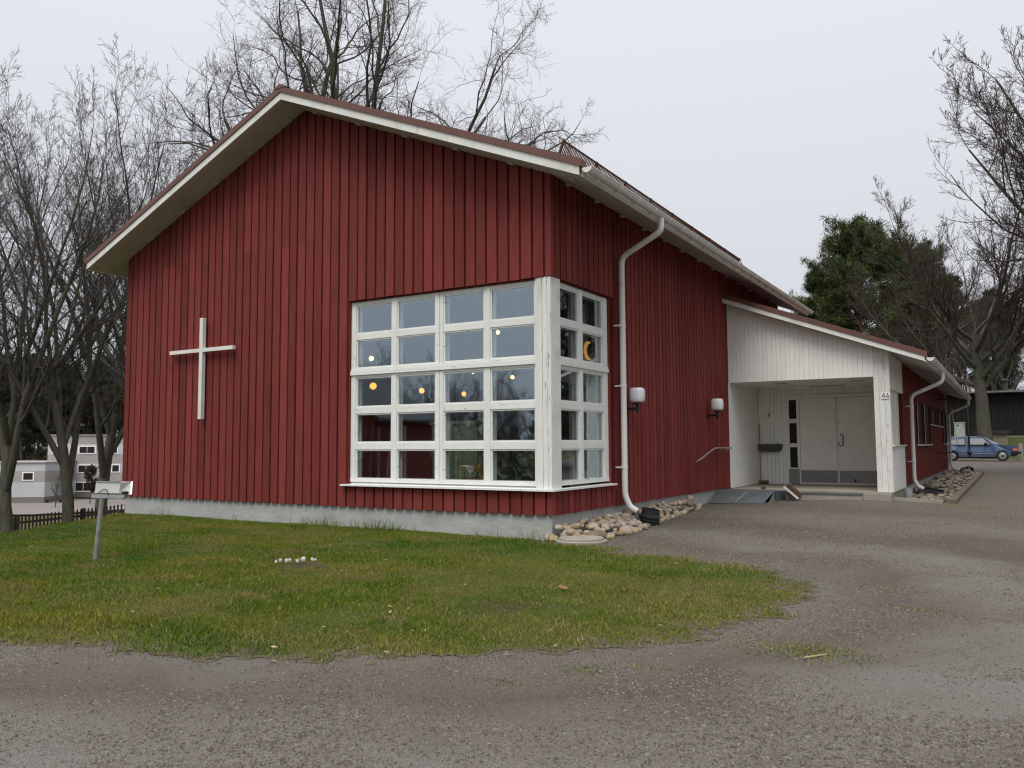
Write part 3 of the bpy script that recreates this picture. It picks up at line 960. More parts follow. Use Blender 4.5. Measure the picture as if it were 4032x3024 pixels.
downspout([(0.868, 2.12, 4.63), (0.868, 2.14, 4.42), (0.115, 2.25, 4.10), (0.115, 2.25, 0.16), (0.19, 2.27, -0.02), (0.30, 2.30, -0.09)], 0.05, hall, (2.95, 1.95, 0.62), 0.0)

# snow guard: rails and many thin bars along the right roof slope
nrm = Vector((SL, 0, 1)).normalized()


def rtop(x, y, h):
    return Vector((x, y, under(x) + TH)) + nrm * h


sg = MB().tube([rtop(.33, -.42, .27), rtop(.33, 8.25, .27)], 0.014, 6)
sg.tube([rtop(.33, -.42, .05), rtop(.33, 8.25, .05)], 0.010, 6)
snow = sg.build('snow_guard', MATS['rust_metal'], hall)
bars = MB()
for k in range(200):
    yy = -0.41 + k * 0.0433
    bars.bar(rtop(.33, yy, .05), rtop(.33, yy, .27), 0.006, 0.016, (1, 0, 0))
tag(bars.build('guard_bar', MATS['rust_metal'], snow), kind='stuff')
for k in range(9):
    yy = -0.40 + k * 1.07
    b_ = MB().bar(rtop(.33, yy, 0.0), rtop(.33, yy, .29), 0.03, 0.02, (1, 0, 0))
    b_.bar(rtop(.33, yy, .26), rtop(.62, yy, 0.0), 0.02, 0.012, (0, 1, 0))
    b_.build('guard_bracket', MATS['rust_metal'], snow)

# ---- corner window: frames, bars, panes, sill, corner post
wz = [(0.465, 0.912), (1.06, 1.503), (1.65, 2.105), (2.297, 2.737), (2.877, 3.32)]
fx = [(-3.74, -3.014), (-2.869, -2.133), (-1.938, -1.221), (-1.072, -0.337)]
sy = [(0.36, 1.018), (1.163, 1.885)]
ZB, ZT = 0.40, 3.395


wz = [(a - .022, b_ + .022) for a, b_ in wz]
fx = [(a - .022, b_ + .022) for a, b_ in fx]
sy = [(a - .022, b_ + .022) for a, b_ in sy]


def window_side(kind):
    """kind 'front' lies in the plane y = 0.09, kind 'side' in x = -0.09"""
    cols = fx if kind == 'front' else sy
    lo, hi = (-3.86, -0.283) if kind == 'front' else (0.297, 2.045)

    def bx(mb, a0, a1, d0, d1, z0, z1):
        return mb.box(a0, a1, d0, d1, z0, z1) if kind == 'front' else mb.box(-d1, -d0, a0, a1, z0, z1)
    win = bx(MB(), lo, hi, 0.215, 0.235, ZB, ZB + .02)
    bx(win, lo, hi, 0.215, 0.235, ZT - .02, ZT)
    w_ = win.build('window', MATS['window_paint'], hall)
    tag(w_, 'white many-paned window facing the lawn' if kind == 'front' else 'narrow two-column return of the corner window')
    p = lambda mb, nm, m='window_paint': mb.build(nm, MATS[m], w_)
    # horizontal rails between the rows (butted against the posts)
    spans = [(lo, cols[0][0])] + [(cols[i][1], cols[i + 1][0]) for i in range(len(cols) - 1)] + [(cols[-1][1], hi)]
    for i, (a, b_) in enumerate(spans):
        if i == 2 and kind == 'front':       # doubled middle post
            mid = (a + b_) / 2
            p(bx(MB(), a, mid - .004, 0.075, 0.215, ZB, ZT), 'post')
            p(bx(MB(), mid + .004, b_, 0.075, 0.215, ZB, ZT), 'post')
            p(bx(MB(), mid - .004, mid + .004, 0.095, 0.215, ZB, ZT), 'post')
        else:
            p(bx(MB(), a, b_, 0.072, 0.215, ZB, ZT), 'post')
    for a, b_ in cols:
        zz = [ZB] + [v for r_ in wz for v in r_] + [ZT]
        for k in range(0, len(zz), 2):
            p(bx(MB(), a, b_, 0.080, 0.213, zz[k], zz[k + 1]), 'rail')
        for z0, z1 in wz:
            e = 0.024
            bd = MB()
            for q in ((a, a + e, z0, z1), (b_ - e, b_, z0, z1), (a + e, b_ - e, z0, z0 + e), (a + e, b_ - e, z1 - e, z1)):
                bx(bd, q[0], q[1], 0.092, 0.130, q[2], q[3])
            p(bd, 'sash')
            p(bx(MB(), a + e - .002, b_ - e + .002, 0.108, 0.112, z0 + e - .002, z1 - e + .002), 'pane', 'glass')
            bx2 = MB()
            for q in ((a, a + .035, z0, z1), (b_ - .035, b_, z0, z1), (a + .035, b_ - .035, z0, z0 + .03), (a + .035, b_ - .035, z1 - .03, z1)):
                bx(bx2, q[0], q[1], 0.170, 0.205, q[2], q[3])
            p(bx2, 'inner_sash')
    # drip moulding in the middle and a shallow lintel above
    p(bx(MB(), lo - .012, hi, 0.048, 0.0795, 2.165, 2.225), 'drip_rail')
    p(bx(MB(), lo, hi, 0.060, 0.0715, 2.228, 2.262), 'drip_rail')
    p(bx(MB(), lo, hi, 0.066, 0.0715, ZB + .0, ZB + .055), 'bottom_rail')
    return w_


win_f = window_side('front')
win_s = window_side('side')
# sill along both sides (mitred)
MB().prism([(-3.96, -.075, ZS + .002), (0.053, -.075, ZS + .002), (-.13, .11, ZS + .002), (-3.86, .11, ZS + .002)], (0, 0, 0.028)).build('sill', MATS['window_paint'], win_f)
MB().prism([(-3.87, .070, ZS + .03), (-.09, .070, ZS + .03), (-.09, .11, ZS + .065), (-3.87, .11, ZS + .065)], (0, 0.002, 0.0)).build('sill_slope', MATS['window_paint'], win_f)
MB().prism([(.055, -.075, ZS + .002), (.055, 2.09, ZS + .002), (-.11, 2.045, ZS + .002), (-.11, .092, ZS + .002)], (0, 0, 0.0275)).build('sill', MATS['window_paint'], win_s)
# reveals: red boards at the ends of the opening
MB().box(-3.885, -3.862, 0.036, 0.23, ZS + .03, Z1).build('reveal', MATS['red_paint'], win_f)
MB().box(-0.23, -0.036, 2.047, 2.075, ZS + .03, Z1).build('reveal', MATS['red_paint'], win_s)
MB().box(-3.86, -.03, 0.036, 0.23, ZT + .002, Z1 - .002).build('reveal', MATS['red_back'], win_f)
MB().box(-.23, -.036, 0.232, 2.04, ZT + .002, Z1 - .002).build('reveal', MATS['red_back'], win_s)
# corner post of four boards
MB().box(-0.275, -0.030, 0.034, 0.22, ZS + .032, Z1 - .003).build('corner_post', MATS['peeling_paint'], hall)
for a, b_, d in ((-0.285, -0.251, 0.030), (-0.244, -0.165, 0.018), (-0.158, -0.083, 0.018), (-0.076, -0.018, 0.012)):
    MB().box(a, b_, d, 0.0335, ZS + .031, Z1 - .004).build('corner_board', MATS['peeling_paint'], hall)
MB().box(-0.0295, -0.014, 0.036, 0.297, ZS + .031, Z1 - .004).build('corner_board', MATS['white_paint'], hall)

# ---- the room behind the glass
rm = MB()
rm.box(-9.7, -0.3, 0.3, 9.0, -0.06, 0.0)
floor_ = rm.build('room_floor', MATS['room_dark'], hall)
MB().box(-9.7, -0.3, 8.9, 9.0, 0.002, 5.2).build('room_wall', MATS['room_wall'], hall)
MB().box(-9.74, -9.64, 0.3, 8.89, 0.002, 4.9).build('room_wall', MATS['room_wall'], hall)
MB().box(-0.30, -0.24, 2.1, 8.89, 0.002, 4.7).build('room_wall', MATS['room_wall'], hall)
MB().box(-9.6, -3.9, 0.20, 0.26, 0.002, 4.5).build('room_wall', MATS['room_wall'], hall)
MB().box(-9.6, -0.31, 0.27, 8.88, 4.56, 4.66).build('room_ceiling', MATS['room_wall'], hall)
MB().box(-3.87, -0.31, 0.245, 0.30, 3.45, 4.55).build('room_wall', MATS['room_wall'], hall)
# things in the room
for k, (x, y, z, r) in enumerate(((-5.764, 2.81, 2.23, .072), (-5.824, 4.535, 2.228, .063), (-5.867, 6.269, 2.243, .060))):
    e = empty('globe_lamp', (x, y, z), ['largest orange globe lamp seen through the leftmost window column', 'middle orange globe lamp seen through the second window column', 'farthest orange globe lamp seen through the third window column'][k], 'lamp', 'orange globe lamps inside the hall')
    MB().lathe([(r * math.sin(math.pi * i / 12) + .0005, -r * math.cos(math.pi * i / 12)) for i in range(13)], (x, y, z), 16).build('globe', MATS['globe_glow'], e, smooth=True)
    MB().tube([(x, y, z + r), (x, y, 4.56)], 0.006, 5).build('cord', MATS['black_iron'], e)
for k, (x, y, z, s_) in enumerate(((-4.773, 1.614, 2.674, 1.0), (-3.277, 4.309, 2.426, .85), (-2.969, 3.253, 3.221, .85), (-6.209, 7.18, 2.874, .75))):
    e = empty('pendant_lamp', (x, y, z), ['lit pendant lamp with banded brass shade, lower left upper-half pane', 'lit pendant lamp seen in the middle row beside the corner post', 'lit pendant lamp seen high up beside the corner post', 'small far lit pendant lamp in the third window column'][k], 'lamp', 'pendant lamps inside the hall')
    MB().lathe([(.012 * s_, -.075 * s_), (.034 * s_, -.062 * s_), (.044 * s_, -.035 * s_), (.036 * s_, -.008 * s_), (.02 * s_, .005 * s_)], (x, y, z), 14).build('bulb', MATS['lamp_glow'], e, smooth=True)
    for q in range(3):
        MB().lathe([(.066 * s_, .012 * s_ + q * .03 * s_), (.062 * s_, .030 * s_ + q * .03 * s_)], (x, y, z), 12).build('shade_ring', MATS['brass'], e)
    MB().tube([(x, y, z + .1 * s_), (x, y, 4.56)], 0.006, 5).build('cord', MATS['black_iron'], e)
e = empty('cupboard', (-2.85, 1.8, 0), 'pale green panelled cupboard standing behind the lower middle panes', 'cupboard')
MB().box(-3.35, -2.40, 1.65, 2.1, 0.0, 1.36).build('carcass', MATS['cupboard_green'], e)
for k in range(2):
    d = MB().box(-3.31 + k * .45, -2.89 + k * .45, 1.625, 1.648, 0.08, 1.24).build('door', MATS['cupboard_green'], e)
    for i in range(5):
        MB().box(-3.28 + k * .45 + i * .073, -3.215 + k * .45 + i * .073, 1.616, 1.624, 0.16, 1.10).build('panel_board', MATS['cupboard_green'], d)
MB().box(-3.39, -2.36, 1.60, 2.12, 1.362, 1.42).build('cornice', MATS['cupboard_green'], e)
e = empty('chair', (-2.28, 1.4, 0), 'orange pine chair with its back to the bottom window row', 'chair')
MB().box(-2.48, -2.08, 1.35, 1.75, 0.40, 0.44).build('seat', MATS['pine_wood'], e)
for xx in (-2.46, -2.12):
    MB().box(xx, xx + .04, 1.30, 1.34, 0.0, 0.68).build('leg', MATS['pine_wood'], e)
    MB().box(xx, xx + .04, 1.70, 1.74, 0.0, 0.40).build('leg', MATS['pine_wood'], e)
MB().box(-2.42, -2.12, 1.305, 1.335, 0.55, 0.66).build('backrest', MATS['pine_wood'], e)
e = empty('house_plant', (-0.75, 0.75, 0), 'leafy green house plant behind the bottom pane beside the post', 'plant')
MB().lathe([(.11, 0.0), (.15, .26)], (-0.75, .75, 0.0), 16).build('pot', MATS['room_wall'], e)
lf = MB()
for k in range(120):
    a, hgt = rnd.uniform(0, 6.28), rnd.uniform(.35, 1.15)
    c_ = Vector((-0.75, .75, hgt)) + Vector((math.cos(a), math.sin(a), 0)) * rnd.uniform(.03, .30)
    u = Vector((rnd.uniform(-1, 1), rnd.uniform(-1, 1), rnd.uniform(-.8, .3))).normalized() * .055
    v = u.orthogonal().normalized() * .032
    b0 = len(lf.v)
    lf.v += [tuple(c_ - u), tuple(c_ + v), tuple(c_ + u), tuple(c_ - v)]
    lf.f.append((b0, b0 + 1, b0 + 2, b0 + 3))
lf.build('foliage', MATS['leaf_green'], e)
MB().tube([(-.75, .75, .2), (-.77, .74, .7), (-.73, .76, 1.1)], .01, 5).build('stem', MATS['leaf_green'], e)
e = empty('moon_ornament', (-.26, 1.68, 2.51), 'yellow crescent moon hanging in the narrow side window', 'ornament')
mo = []
for i in range(13):
    a = R(70) + R(220) * i / 12
    mo.append((-.262, 1.72 + .17 * math.cos(a), 2.51 + .155 * math.sin(a)))
for i in range(11):
    a = R(265) - R(170) * i / 10
    mo.append((-.262, 1.80 + .155 * math.cos(a), 2.51 + .125 * math.sin(a)))
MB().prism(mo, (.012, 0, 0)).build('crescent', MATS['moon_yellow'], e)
MB().tube([(-.256, 1.66, 2.66), (-.256, 1.66, 3.38)], .003, 4).build('string', MATS['ink'], e)
# curtain behind the side panes
e = empty('curtain', (-.5, 1.6, .1), 'thin greyish curtain hanging behind the side window panes', 'curtain')
cu = MB()
for i in range(25):
    yy = 1.28 + i * 0.028
    cu.v += [(-.40 + .03 * math.sin(i * 1.9), yy, .12), (-.40 + .03 * math.sin(i * 1.9 + .3), yy, 3.30)]
for i in range(24):
    cu.f.append((2 * i, 2 * i + 2, 2 * i + 3, 2 * i + 1))
cu.build('cloth', MATS['curtain'], e, smooth=True)
# folded trestle tables leaning together behind the left panes
for k, (x, y) in enumerate(((-4.5, 1.3), (-3.8, 1.2))):
    e = empty('trestle', (x, y, 0), ['folded grey trestle frame leaning behind the bottom left pane', 'folded grey trestle frame leaning behind the second bottom pane'][k], 'trestle', 'trestle frames inside the hall')
    for q in range(3):
        MB().bar((x + q * .22 - .25, y, 0.02), (x + q * .16 - .42, y + .35, 1.35), 0.045, 0.03).build('leg', MATS['grey_legs'], e)
    MB().bar((x - .38, y + .17, .75), (x + .12, y + .17, .72), 0.025, 0.025).build('brace', MATS['grey_legs'], e)

# ---- things on the walls
e = empty('wall_cross', (-7.47, -0.06, 1.5), 'plain white wooden cross on the red front wall', 'cross')
MB().box(-7.515, -7.425, -.13, -.055, 1.51, 3.425).build('upright', MATS['white_paint'], e)
MB().box(-8.40, -7.517, -.128, -.057, 2.775, 2.845).build('arm', MATS['white_paint'], e)
MB().box(-7.423, -6.583, -.128, -.057, 2.775, 2.845).build('arm', MATS['white_paint'], e)
for zz in (1.8, 3.2):
    MB().box(-7.49, -7.45, -.054, 0.03, zz, zz + .04).build('spacer', MATS['black_iron'], e)
for k, (x, y, z) in enumerate(((0.20, 2.62, 1.815), (0.22, 6.95, 1.825))):
    e = empty('wall_lamp', (0, y, z - .2), ['white rounded wall lamp beside the main downspout', 'white rounded wall lamp next to the porch'][k], 'wall lamp', 'wall lamps on the red side wall')
    pr = [(.045, -.125), (.095, -.122), (.118, -.10), (.124, -.05), (.126, .0), (.124, .05), (.118, .10), (.098, .122), (.04, .128)]
    MB().lathe(pr, (x, y, z), 24, sq=0.8).build('globe', MATS['opal_glass'], e, smooth=True)
    MB().lathe([(.075, -.15), (.07, -.126)], (x, y, z), 18).build('collar', MATS['black_iron'], e)
    MB().lathe([(.022, -.30), (.03, -.29), (.03, -.17), (.04, -.151)], (x, y, z), 12).build('stem', MATS['black_iron'], e)
    MB().tube([(0.03, y, z - .225), (x, y, z - .225)], .018, 10).build('arm', MATS['black_iron'], e)
    MB().box(0.005, 0.03, y - .05, y + .05, z - .29, z - .16).build('back_plate', MATS['black_iron'], e)
e = empty('handrail', (0.08, 7.2, .66), 'short steel handrail on the red wall beside the ramp', 'handrail')
MB().tube([(.09, 5.95, .655), (.09, 6.1, .665), (.09, 7.05, .885), (.09, 7.2, .90), (.09, 8.4, .898)], .017, 8).build('rail', MATS['galvanised'], e, smooth=True)
for yy, zz in ((6.1, .665), (6.95, .86), (8.2, .898)):
    MB().tube([(.005, yy, zz - .05), (.09, yy, zz - .01)], .010, 6).build('bracket', MATS['galvanised'], e)

# ------------------------------------------------------------------ entrance wing with its porch
AY0, AY1, AX = 8.5, 25.7, 3.41
A_SL = 0.385
PB = 11.0                                    # porch back wall


def aund(x):
    return 4.221 - A_SL * x


wing = empty('entrance_wing', (1.7, AY0, g1(1.7, AY0)), 'low lean-to entrance wing with a white porch and red side wall', 'building')
# white gable above the porch opening, board by board
gf = MB().prism([(0.02, AY0 + .02, 2.40), (AX - .02, AY0 + .02, 2.40), (AX - .02, AY0 + .02, aund(AX - .02)), (0.02, AY0 + .02, aund(.02))], (0, .12, 0)).build('porch_front', MATS['panel_white'], wing)
x = 0.012
i = 0
while x < AX - .02:
    x1 = min(x + 0.0965, AX)
    zb = 2.392
    if x1 > 3.13: break
    add_board([(x, AY0, zb), (x1, AY0, zb), (x1, AY0, aund(x1) + .01), (x, AY0, aund(x) + .01)], (0, .018, 0), gf, 'panel_white')
    x = x1 + 0.0032
xs_ = x
for k in range(3):
    w_ = (AX - xs_ - .008) / 3
    a, b_ = xs_ + k * (w_ + .004), xs_ + k * (w_ + .004) + w_
    add_board([(a, AY0 - .004, -.035), (b_, AY0 - .004, -.035), (b_, AY0 - .004, aund(b_) + .01), (a, AY0 - .004, aund(a) + .01)], (0, .022, 0), gf, 'peeling_paint')
MB().box(xs_ + .004, AX - .022, AY0 + .02, AY0 + .14, -.03, 2.399).build('column_core', MATS['panel_white'], wing)
# porch interior
MB().box(0.004, 0.02, AY0 + .0, PB, -.02, 2.42).build('porch_left_wall', MATS['panel_white'], wing)
lw = MB()
for k in range(26):
    ya = AY0 + .002 + k * .0965
    lw.box(0.0205, 0.034, ya, min(ya + .091, PB - .002), -.02, 2.39)
tag(lw.build('left_wall_boards', MATS['panel_white'], wing), kind='stuff')
MB().box(0.036, AX - .15, AY0 + .141, PB, 2.385, 2.42).build('porch_ceiling', MATS['panel_white'], wing)
bwl = MB().box(0.036, 3.3, PB + .02, PB + .12, -.05, 2.384).build('porch_back_wall', MATS['panel_white'], wing)
for k in range(7):
    a = 0.038 + k * .0955
    MB().box(a, a + .091, PB, PB + .019, -.02, 2.384).build('board', MATS['panel_white'], bwl)
for k in range(27):
    a = 0.7065 + k * .0955
    MB().box(a, min(a + .091, 3.3), PB, PB + .019, 2.19, 2.384).build('board', MATS['panel_white'], bwl)
# ceiling vents
for a, b_, yy, h in ((1.36, 2.16, 10.78, .03), (0.85, 1.13, 9.33, .018), (2.5, 2.78, 9.44, .018)):
    MB().box(a, b_, yy - h, yy + h, 2.376, 2.3845).build('ceiling_vent', MATS['ink'], wing)
# door set
door_y = PB - .03
fr_ = MB()
fr_.box(0.700, 0.752, door_y, PB + .019, -.02, 2.185)
fr_.box(0.752, 3.10, door_y, PB + .019, 2.11, 2.185)
fr_.box(1.012, 1.040, door_y, PB + .019, -.02, 2.11)
fr_.box(2.86, 2.92, door_y, PB + .019, -.02, 2.11)
dset = fr_.build('door_frame', MATS['panel_white'], wing)
for z0, z1 in ((1.575, 2.105), (0.965, 1.525), (0.36, 0.925)):
    zz0, zz1 = z0 + .018, z1 - .018
    s_ = MB()
    for q in ((0.754, 0.790, z0, z1), (0.972, 1.010, z0, z1), (0.79, 0.972, z0, zz0 + .01), (0.79, 0.972, zz1 - .01, z1)):
        s_.box(q[0], q[1], door_y + .008, PB + .018, q[2], q[3])
    s_.build('sidelight_frame', MATS['panel_white'], dset)
    MB().box(0.79, 0.972, PB - .005, PB + .004, zz0 + .01, zz1 - .01).build('pane', MATS['far_glass'], dset)
MB().box(0.754, 1.010, door_y + .01, PB + .017, -.015, 0.355).build('kick_panel', MATS['grey_metal'], dset)


def clip(poly, nx, nz, d, keep_less):
    out = []
    for i in range(len(poly)):
        p, q = poly[i], poly[(i + 1) % len(poly)]
        fp, fq = p[0] * nx + p[1] * nz - d, q[0] * nx + q[1] * nz - d
        if not keep_less: fp, fq = -fp, -fq
        if fp <= 0: out.append(p)
        if fp * fq < 0:
            t = fp / (fp - fq)
            out.append((p[0] + (q[0] - p[0]) * t, p[1] + (q[1] - p[1]) * t))
    return out


for k, (xa, xb, sgn) in enumerate(((1.044, 1.905, 1), (1.940, 2.855, -1))):
    leaf = MB().box(xa, xb, door_y + .022, PB + .0, -.01, 2.105).build('door_leaf', MATS['panel_white'], wing)
    n2 = math.sqrt(.5)
    d = -5.0
    while d < 5.0:
        poly = [(xa + .012, .345), (xb - .012, .345), (xb - .012, 2.095), (xa + .012, 2.095)]
        nx, nz = n2 * sgn, n2
        poly = clip(poly, nx, nz, d + .0942, True)
        if len(poly) > 2: poly = clip(poly, nx, nz, d, False)
        if len(poly) > 2 and (max(p[0] for p in poly) - min(p[0] for p in poly)) > .03:
            MB().prism([(p[0], door_y + .008, p[1]) for p in poly], (0, .0135, 0)).build('plank', MATS['panel_white'], leaf)
        d += .0965
    MB().box(xa + .01, xb - .01, door_y + .004, door_y + .0215, .03, .325).build('kick_plate', MATS['grey_metal'], leaf)
    MB().box(xa + .01, xb - .01, door_y - .006, door_y + .02, .3265, .341).build('drip_strip', MATS['panel_white'], leaf)
    if k:
        hd = MB().tube([(xa + .06, door_y + .01, 1.20), (xa + .06, door_y - .05, 1.20), (xa + .12, door_y - .06, 1.18), (xa + .12, door_y - .06, .94), (xa + .06, door_y - .05, .92), (xa + .06, door_y + .01, .92)], .013, 8)
        hd.build('handle', MATS['black_iron'], leaf, smooth=True)
        MB().box(xa + .005, xa + .04, door_y - .004, door_y + .008, .93, 1.01).build('lock_plate', MATS['brass'], leaf)
        MB().lathe([(.018, 0), (.018, .012)], (xa + .03, door_y - .004, 1.50), 12, axis='y').build('lock_cylinder', MATS['brass'], leaf)
        MB().box(xa + .34, xa + .38, door_y - .03, door_y + .004, .06, .12).build('door_stop', MATS['black_iron'], leaf)
MB().box(1.042, 2.858, door_y - .02, PB, -.03, -.012).build('threshold', MATS['grey_metal'], wing)
# porch floor slab
fl = MB().box(0.002, AX - .02, 8.33, PB + .1, -.35, -.03)
fl.build('porch_floor', MATS['concrete'], wing)
MB().box(1.33, 2.86, 8.03, 8.328, -.34, -.092).build('step', MATS['concrete'], wing)
MB().box(1.32, 2.865, 8.02, 8.328, -.0905, -.055).build('step_plate', MATS['ramp_steel'], wing)
MB().box(2.862, 3.40, 8.14, 8.328, -.30, -.06).build('step', MATS['concrete'], wing)
# outer side wall of the porch with its shallow opening
sw = MB()
sw.box(AX - .13, AX, AY0 + .02, 10.9, -.035, .915)
sw.box(AX - .13, AX, AY0 + .02, 10.9, 2.14, aund(AX) + .02)
sw.box(AX - .13, AX, AY0 + .02, AY0 + .10, .915, 2.14)
psw = sw.build('porch_side_wall', MATS['panel_white'], wing)
MB().box(AX - .13, AX - .10, AY0 + .10, 10.9, .915, 2.14).build('opening_panel', MATS['panel_white'], psw)
for yy in (9.3, 10.1):
    MB().box(AX - .098, AX - .07, yy, yy + .05, .93, 2.14).build('opening_batten', MATS['panel_white'], psw)
MB().box(AX - .12, AX + .045, AY0 + .06, 10.92, .917, .945).build('sill', MATS['white_paint'], psw)
# red side wall (boards here are too foreshortened to pick apart)
MB().box(AX - .16, AX - .03, 10.905, AY1, 0.0, aund(AX)).build('side_wall', MATS['red_back'], wing)
rib = MB()
yy = 10.92
while yy < AY1 - .1:
    rib.box(AX - .029, AX, yy, min(yy + .16, AY1), -.01 + rnd.uniform(-.005, .005), aund(AX) + .03)
    yy += .195
rbo = rib.build('cladding', MATS['red_paint'], wing)
tag(rbo, kind='stuff')
for y0, y1, z0, z1 in ((13.85, 15.6, .945, 2.13), (15.9, 17.8, .945, 2.13), (18.2, 20.3, 1.56, 2.13), (21.2, 23.2, 1.56, 2.13), (23.45, 25.2, .945, 2.13)):
    w_ = MB()
    w_.box(AX + .001, AX + .035, y0, y0 + .08, z0, z1)
    w_.box(AX + .001, AX + .035, y1 - .08, y1, z0, z1)
    w_.box(AX + .001, AX + .035, y0 + .08, y1 - .08, z1 - .08, z1)
    wo = w_.build('window', MATS['red_back'], wing)
    MB().box(AX + .0002, AX + .0009, y0 + .08, y1 - .08, z0 + .01, z1 - .08).build('pane', MATS['far_glass'], wo)
    MB().box(AX + .001, AX + .07, y0 - .04, y1 + .04, z0 - .035, z0 - .002).build('sill', MATS['white_paint'], wo)
    if z0 < 1.2 and y0 < 20: MB().box(AX + .036, AX + .043, y0, y0 + .05, z0, z1).build('trim', MATS['white_paint'], wo)
MB().box(AX - .14, AX + .03, AY1, AY1 + .09, -.02, aund(AX)).build('corner_board', MATS['white_paint'], wing)
MB().box(0.0, AX - .15, AY1 - .1, AY1, 0.0, 2.8).build('end_wall', MATS['red_paint'], wing)
MB().box(AX - .20, AX - .03, AY0 + .25, AY1 + .05, -.45, -.012).build('plinth', MATS['foundation'], wing)
MB().box(AX - .3, AX - .03, AY0 + .06, AY0 + .245, -.45, -.036).build('plinth', MATS['old_timber'], wing)
# roof of the wing
AE = 4.13
arf = MB().prism([(AE, AY0 - .27, aund(AE) + .03), (0.05, AY0 - .27, aund(.05) + .03), (0.05, AY0 - .27, aund(.05) + .14), (AE, AY0 - .27, aund(AE) + .14)], (0, AY1 - AY0 + .75, 0))
aroof = arf.build('roof', MATS['roof_metal'], wing)
for yy, dy in ((AY0 - .30, .028), (AY1 + .45, .028)):
    MB().prism([(-.05, yy, aund(-.05) + .0), (AE - .02, yy, aund(AE - .02)), (AE - .02, yy, aund(AE - .02) + .105), (-.05, yy, aund(-.05) + .115)], (0, dy, 0)).build('barge_board', MATS['white_paint'], aroof)
MB().prism([(.0, AY0 - .32, aund(0) + .112), (AE + .02, AY0 - .32, aund(AE + .02) + .105), (AE + .02, AY0 - .32, aund(AE + .02) + .215), (.0, AY0 - .32, aund(0) + .215)], (0, .14, 0)).build('flashing', MATS['roof_metal'], aroof)
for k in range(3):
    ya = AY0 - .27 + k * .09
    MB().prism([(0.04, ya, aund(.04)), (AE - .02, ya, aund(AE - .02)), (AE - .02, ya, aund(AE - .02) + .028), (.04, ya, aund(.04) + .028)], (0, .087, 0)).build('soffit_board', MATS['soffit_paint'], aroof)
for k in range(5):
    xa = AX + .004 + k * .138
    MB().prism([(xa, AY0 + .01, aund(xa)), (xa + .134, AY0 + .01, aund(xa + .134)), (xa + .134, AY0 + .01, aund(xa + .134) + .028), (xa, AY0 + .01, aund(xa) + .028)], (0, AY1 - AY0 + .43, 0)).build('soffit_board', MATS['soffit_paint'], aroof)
for k in range(24):
    yp = AY0 + .7 + k * .7
    MB().obox((AX + .06, yp, aund(AX + .06) - .022), (0.05, 0, 0), (0, 0.05, 0), (0, 0, 0.021)).build('rafter_end', MATS['soffit_paint'], aroof)
MB().box(AE - .018, AE + .006, AY0 - .27, AY1 + .45, aund(AE) - .01, aund(AE) + .10).build('eaves_fascia', MATS['white_paint'], aroof)
MB().prism([(3.55, 9.9, aund(3.55) + .14), (4.05, 9.9, aund(4.05) + .14), (3.75, 9.9, aund(3.75) + .36)], (0, .25, 0)).build('roof_ladder_hook', MATS['roof_metal'], aroof)
gutter(AE + .085, AY0 - .30, AY1 + .5, aund(AE) + .075, 0.07, wing, 24)
downspout([(AE + .085, 11.5, aund(AE) + .02), (AE + .085, 11.5, 2.42), (3.53, 11.45, 2.12), (3.53, 11.45, .12), (3.60, 11.46, -.04), (3.72, 11.47, -.10)], .048, wing, (1.86, .55), 3.41)
downspout([(AE + .085, 25.4, aund(AE) + .02), (AE + .085, 25.4, 2.40), (3.53, 25.3, 2.10), (3.53, 25.3, .12), (3.62, 25.3, -.02), (3.80, 25.3, -.05)], .048, wing, (1.6,), 3.41)

# house number
e = empty('house_number', (3.32, AY0 - .02, 1.92), 'white plate reading 4 A in black on the porch column', 'house number')
for xa, xb in ((3.243, 3.322), (3.326, 3.403)):
    MB().box(xa, xb, AY0 - .016, AY0 - .006, 1.915, 2.045).build('plate', MATS['sign_white'], e)
MB().box(3.243, 3.322, AY0 - .017, AY0 - .0065, 1.910, 1.9145).build('plate_edge', MATS['grey_metal'], e)
MB().box(3.326, 3.403, AY0 - .017, AY0 - .0065, 1.910, 1.9145).build('plate_edge', MATS['grey_metal'], e)


def glyph(polys, nm):
    g_ = MB()
    for q in polys:
        g_.prism([(a, AY0 - .0185, b_) for a, b_ in q], (0, .0022, 0))
    g_.build(nm, MATS['ink'], e)


glyph([[(3.292, 1.93), (3.306, 1.93), (3.306, 2.032), (3.292, 2.032)], [(3.254, 1.953), (3.2915, 1.953), (3.2915, 1.966), (3.254, 1.966)], [(3.3065, 1.953), (3.316, 1.953), (3.316, 1.966), (3.3065, 1.966)],
       [(3.254, 1.9665), (3.268, 1.9665), (3.2915, 2.012), (3.2915, 2.032), (3.288, 2.032)]], 'numeral')
glyph([[(3.333, 1.93), (3.347, 1.93), (3.369, 2.032), (3.358, 2.032)], [(3.382, 1.93), (3.396, 1.93), (3.371, 2.032), (3.3695, 2.028), (3.366, 2.012)], [(3.3535, 1.952), (3.3765, 1.952), (3.3735, 1.965), (3.3565, 1.965)]], 'letter')

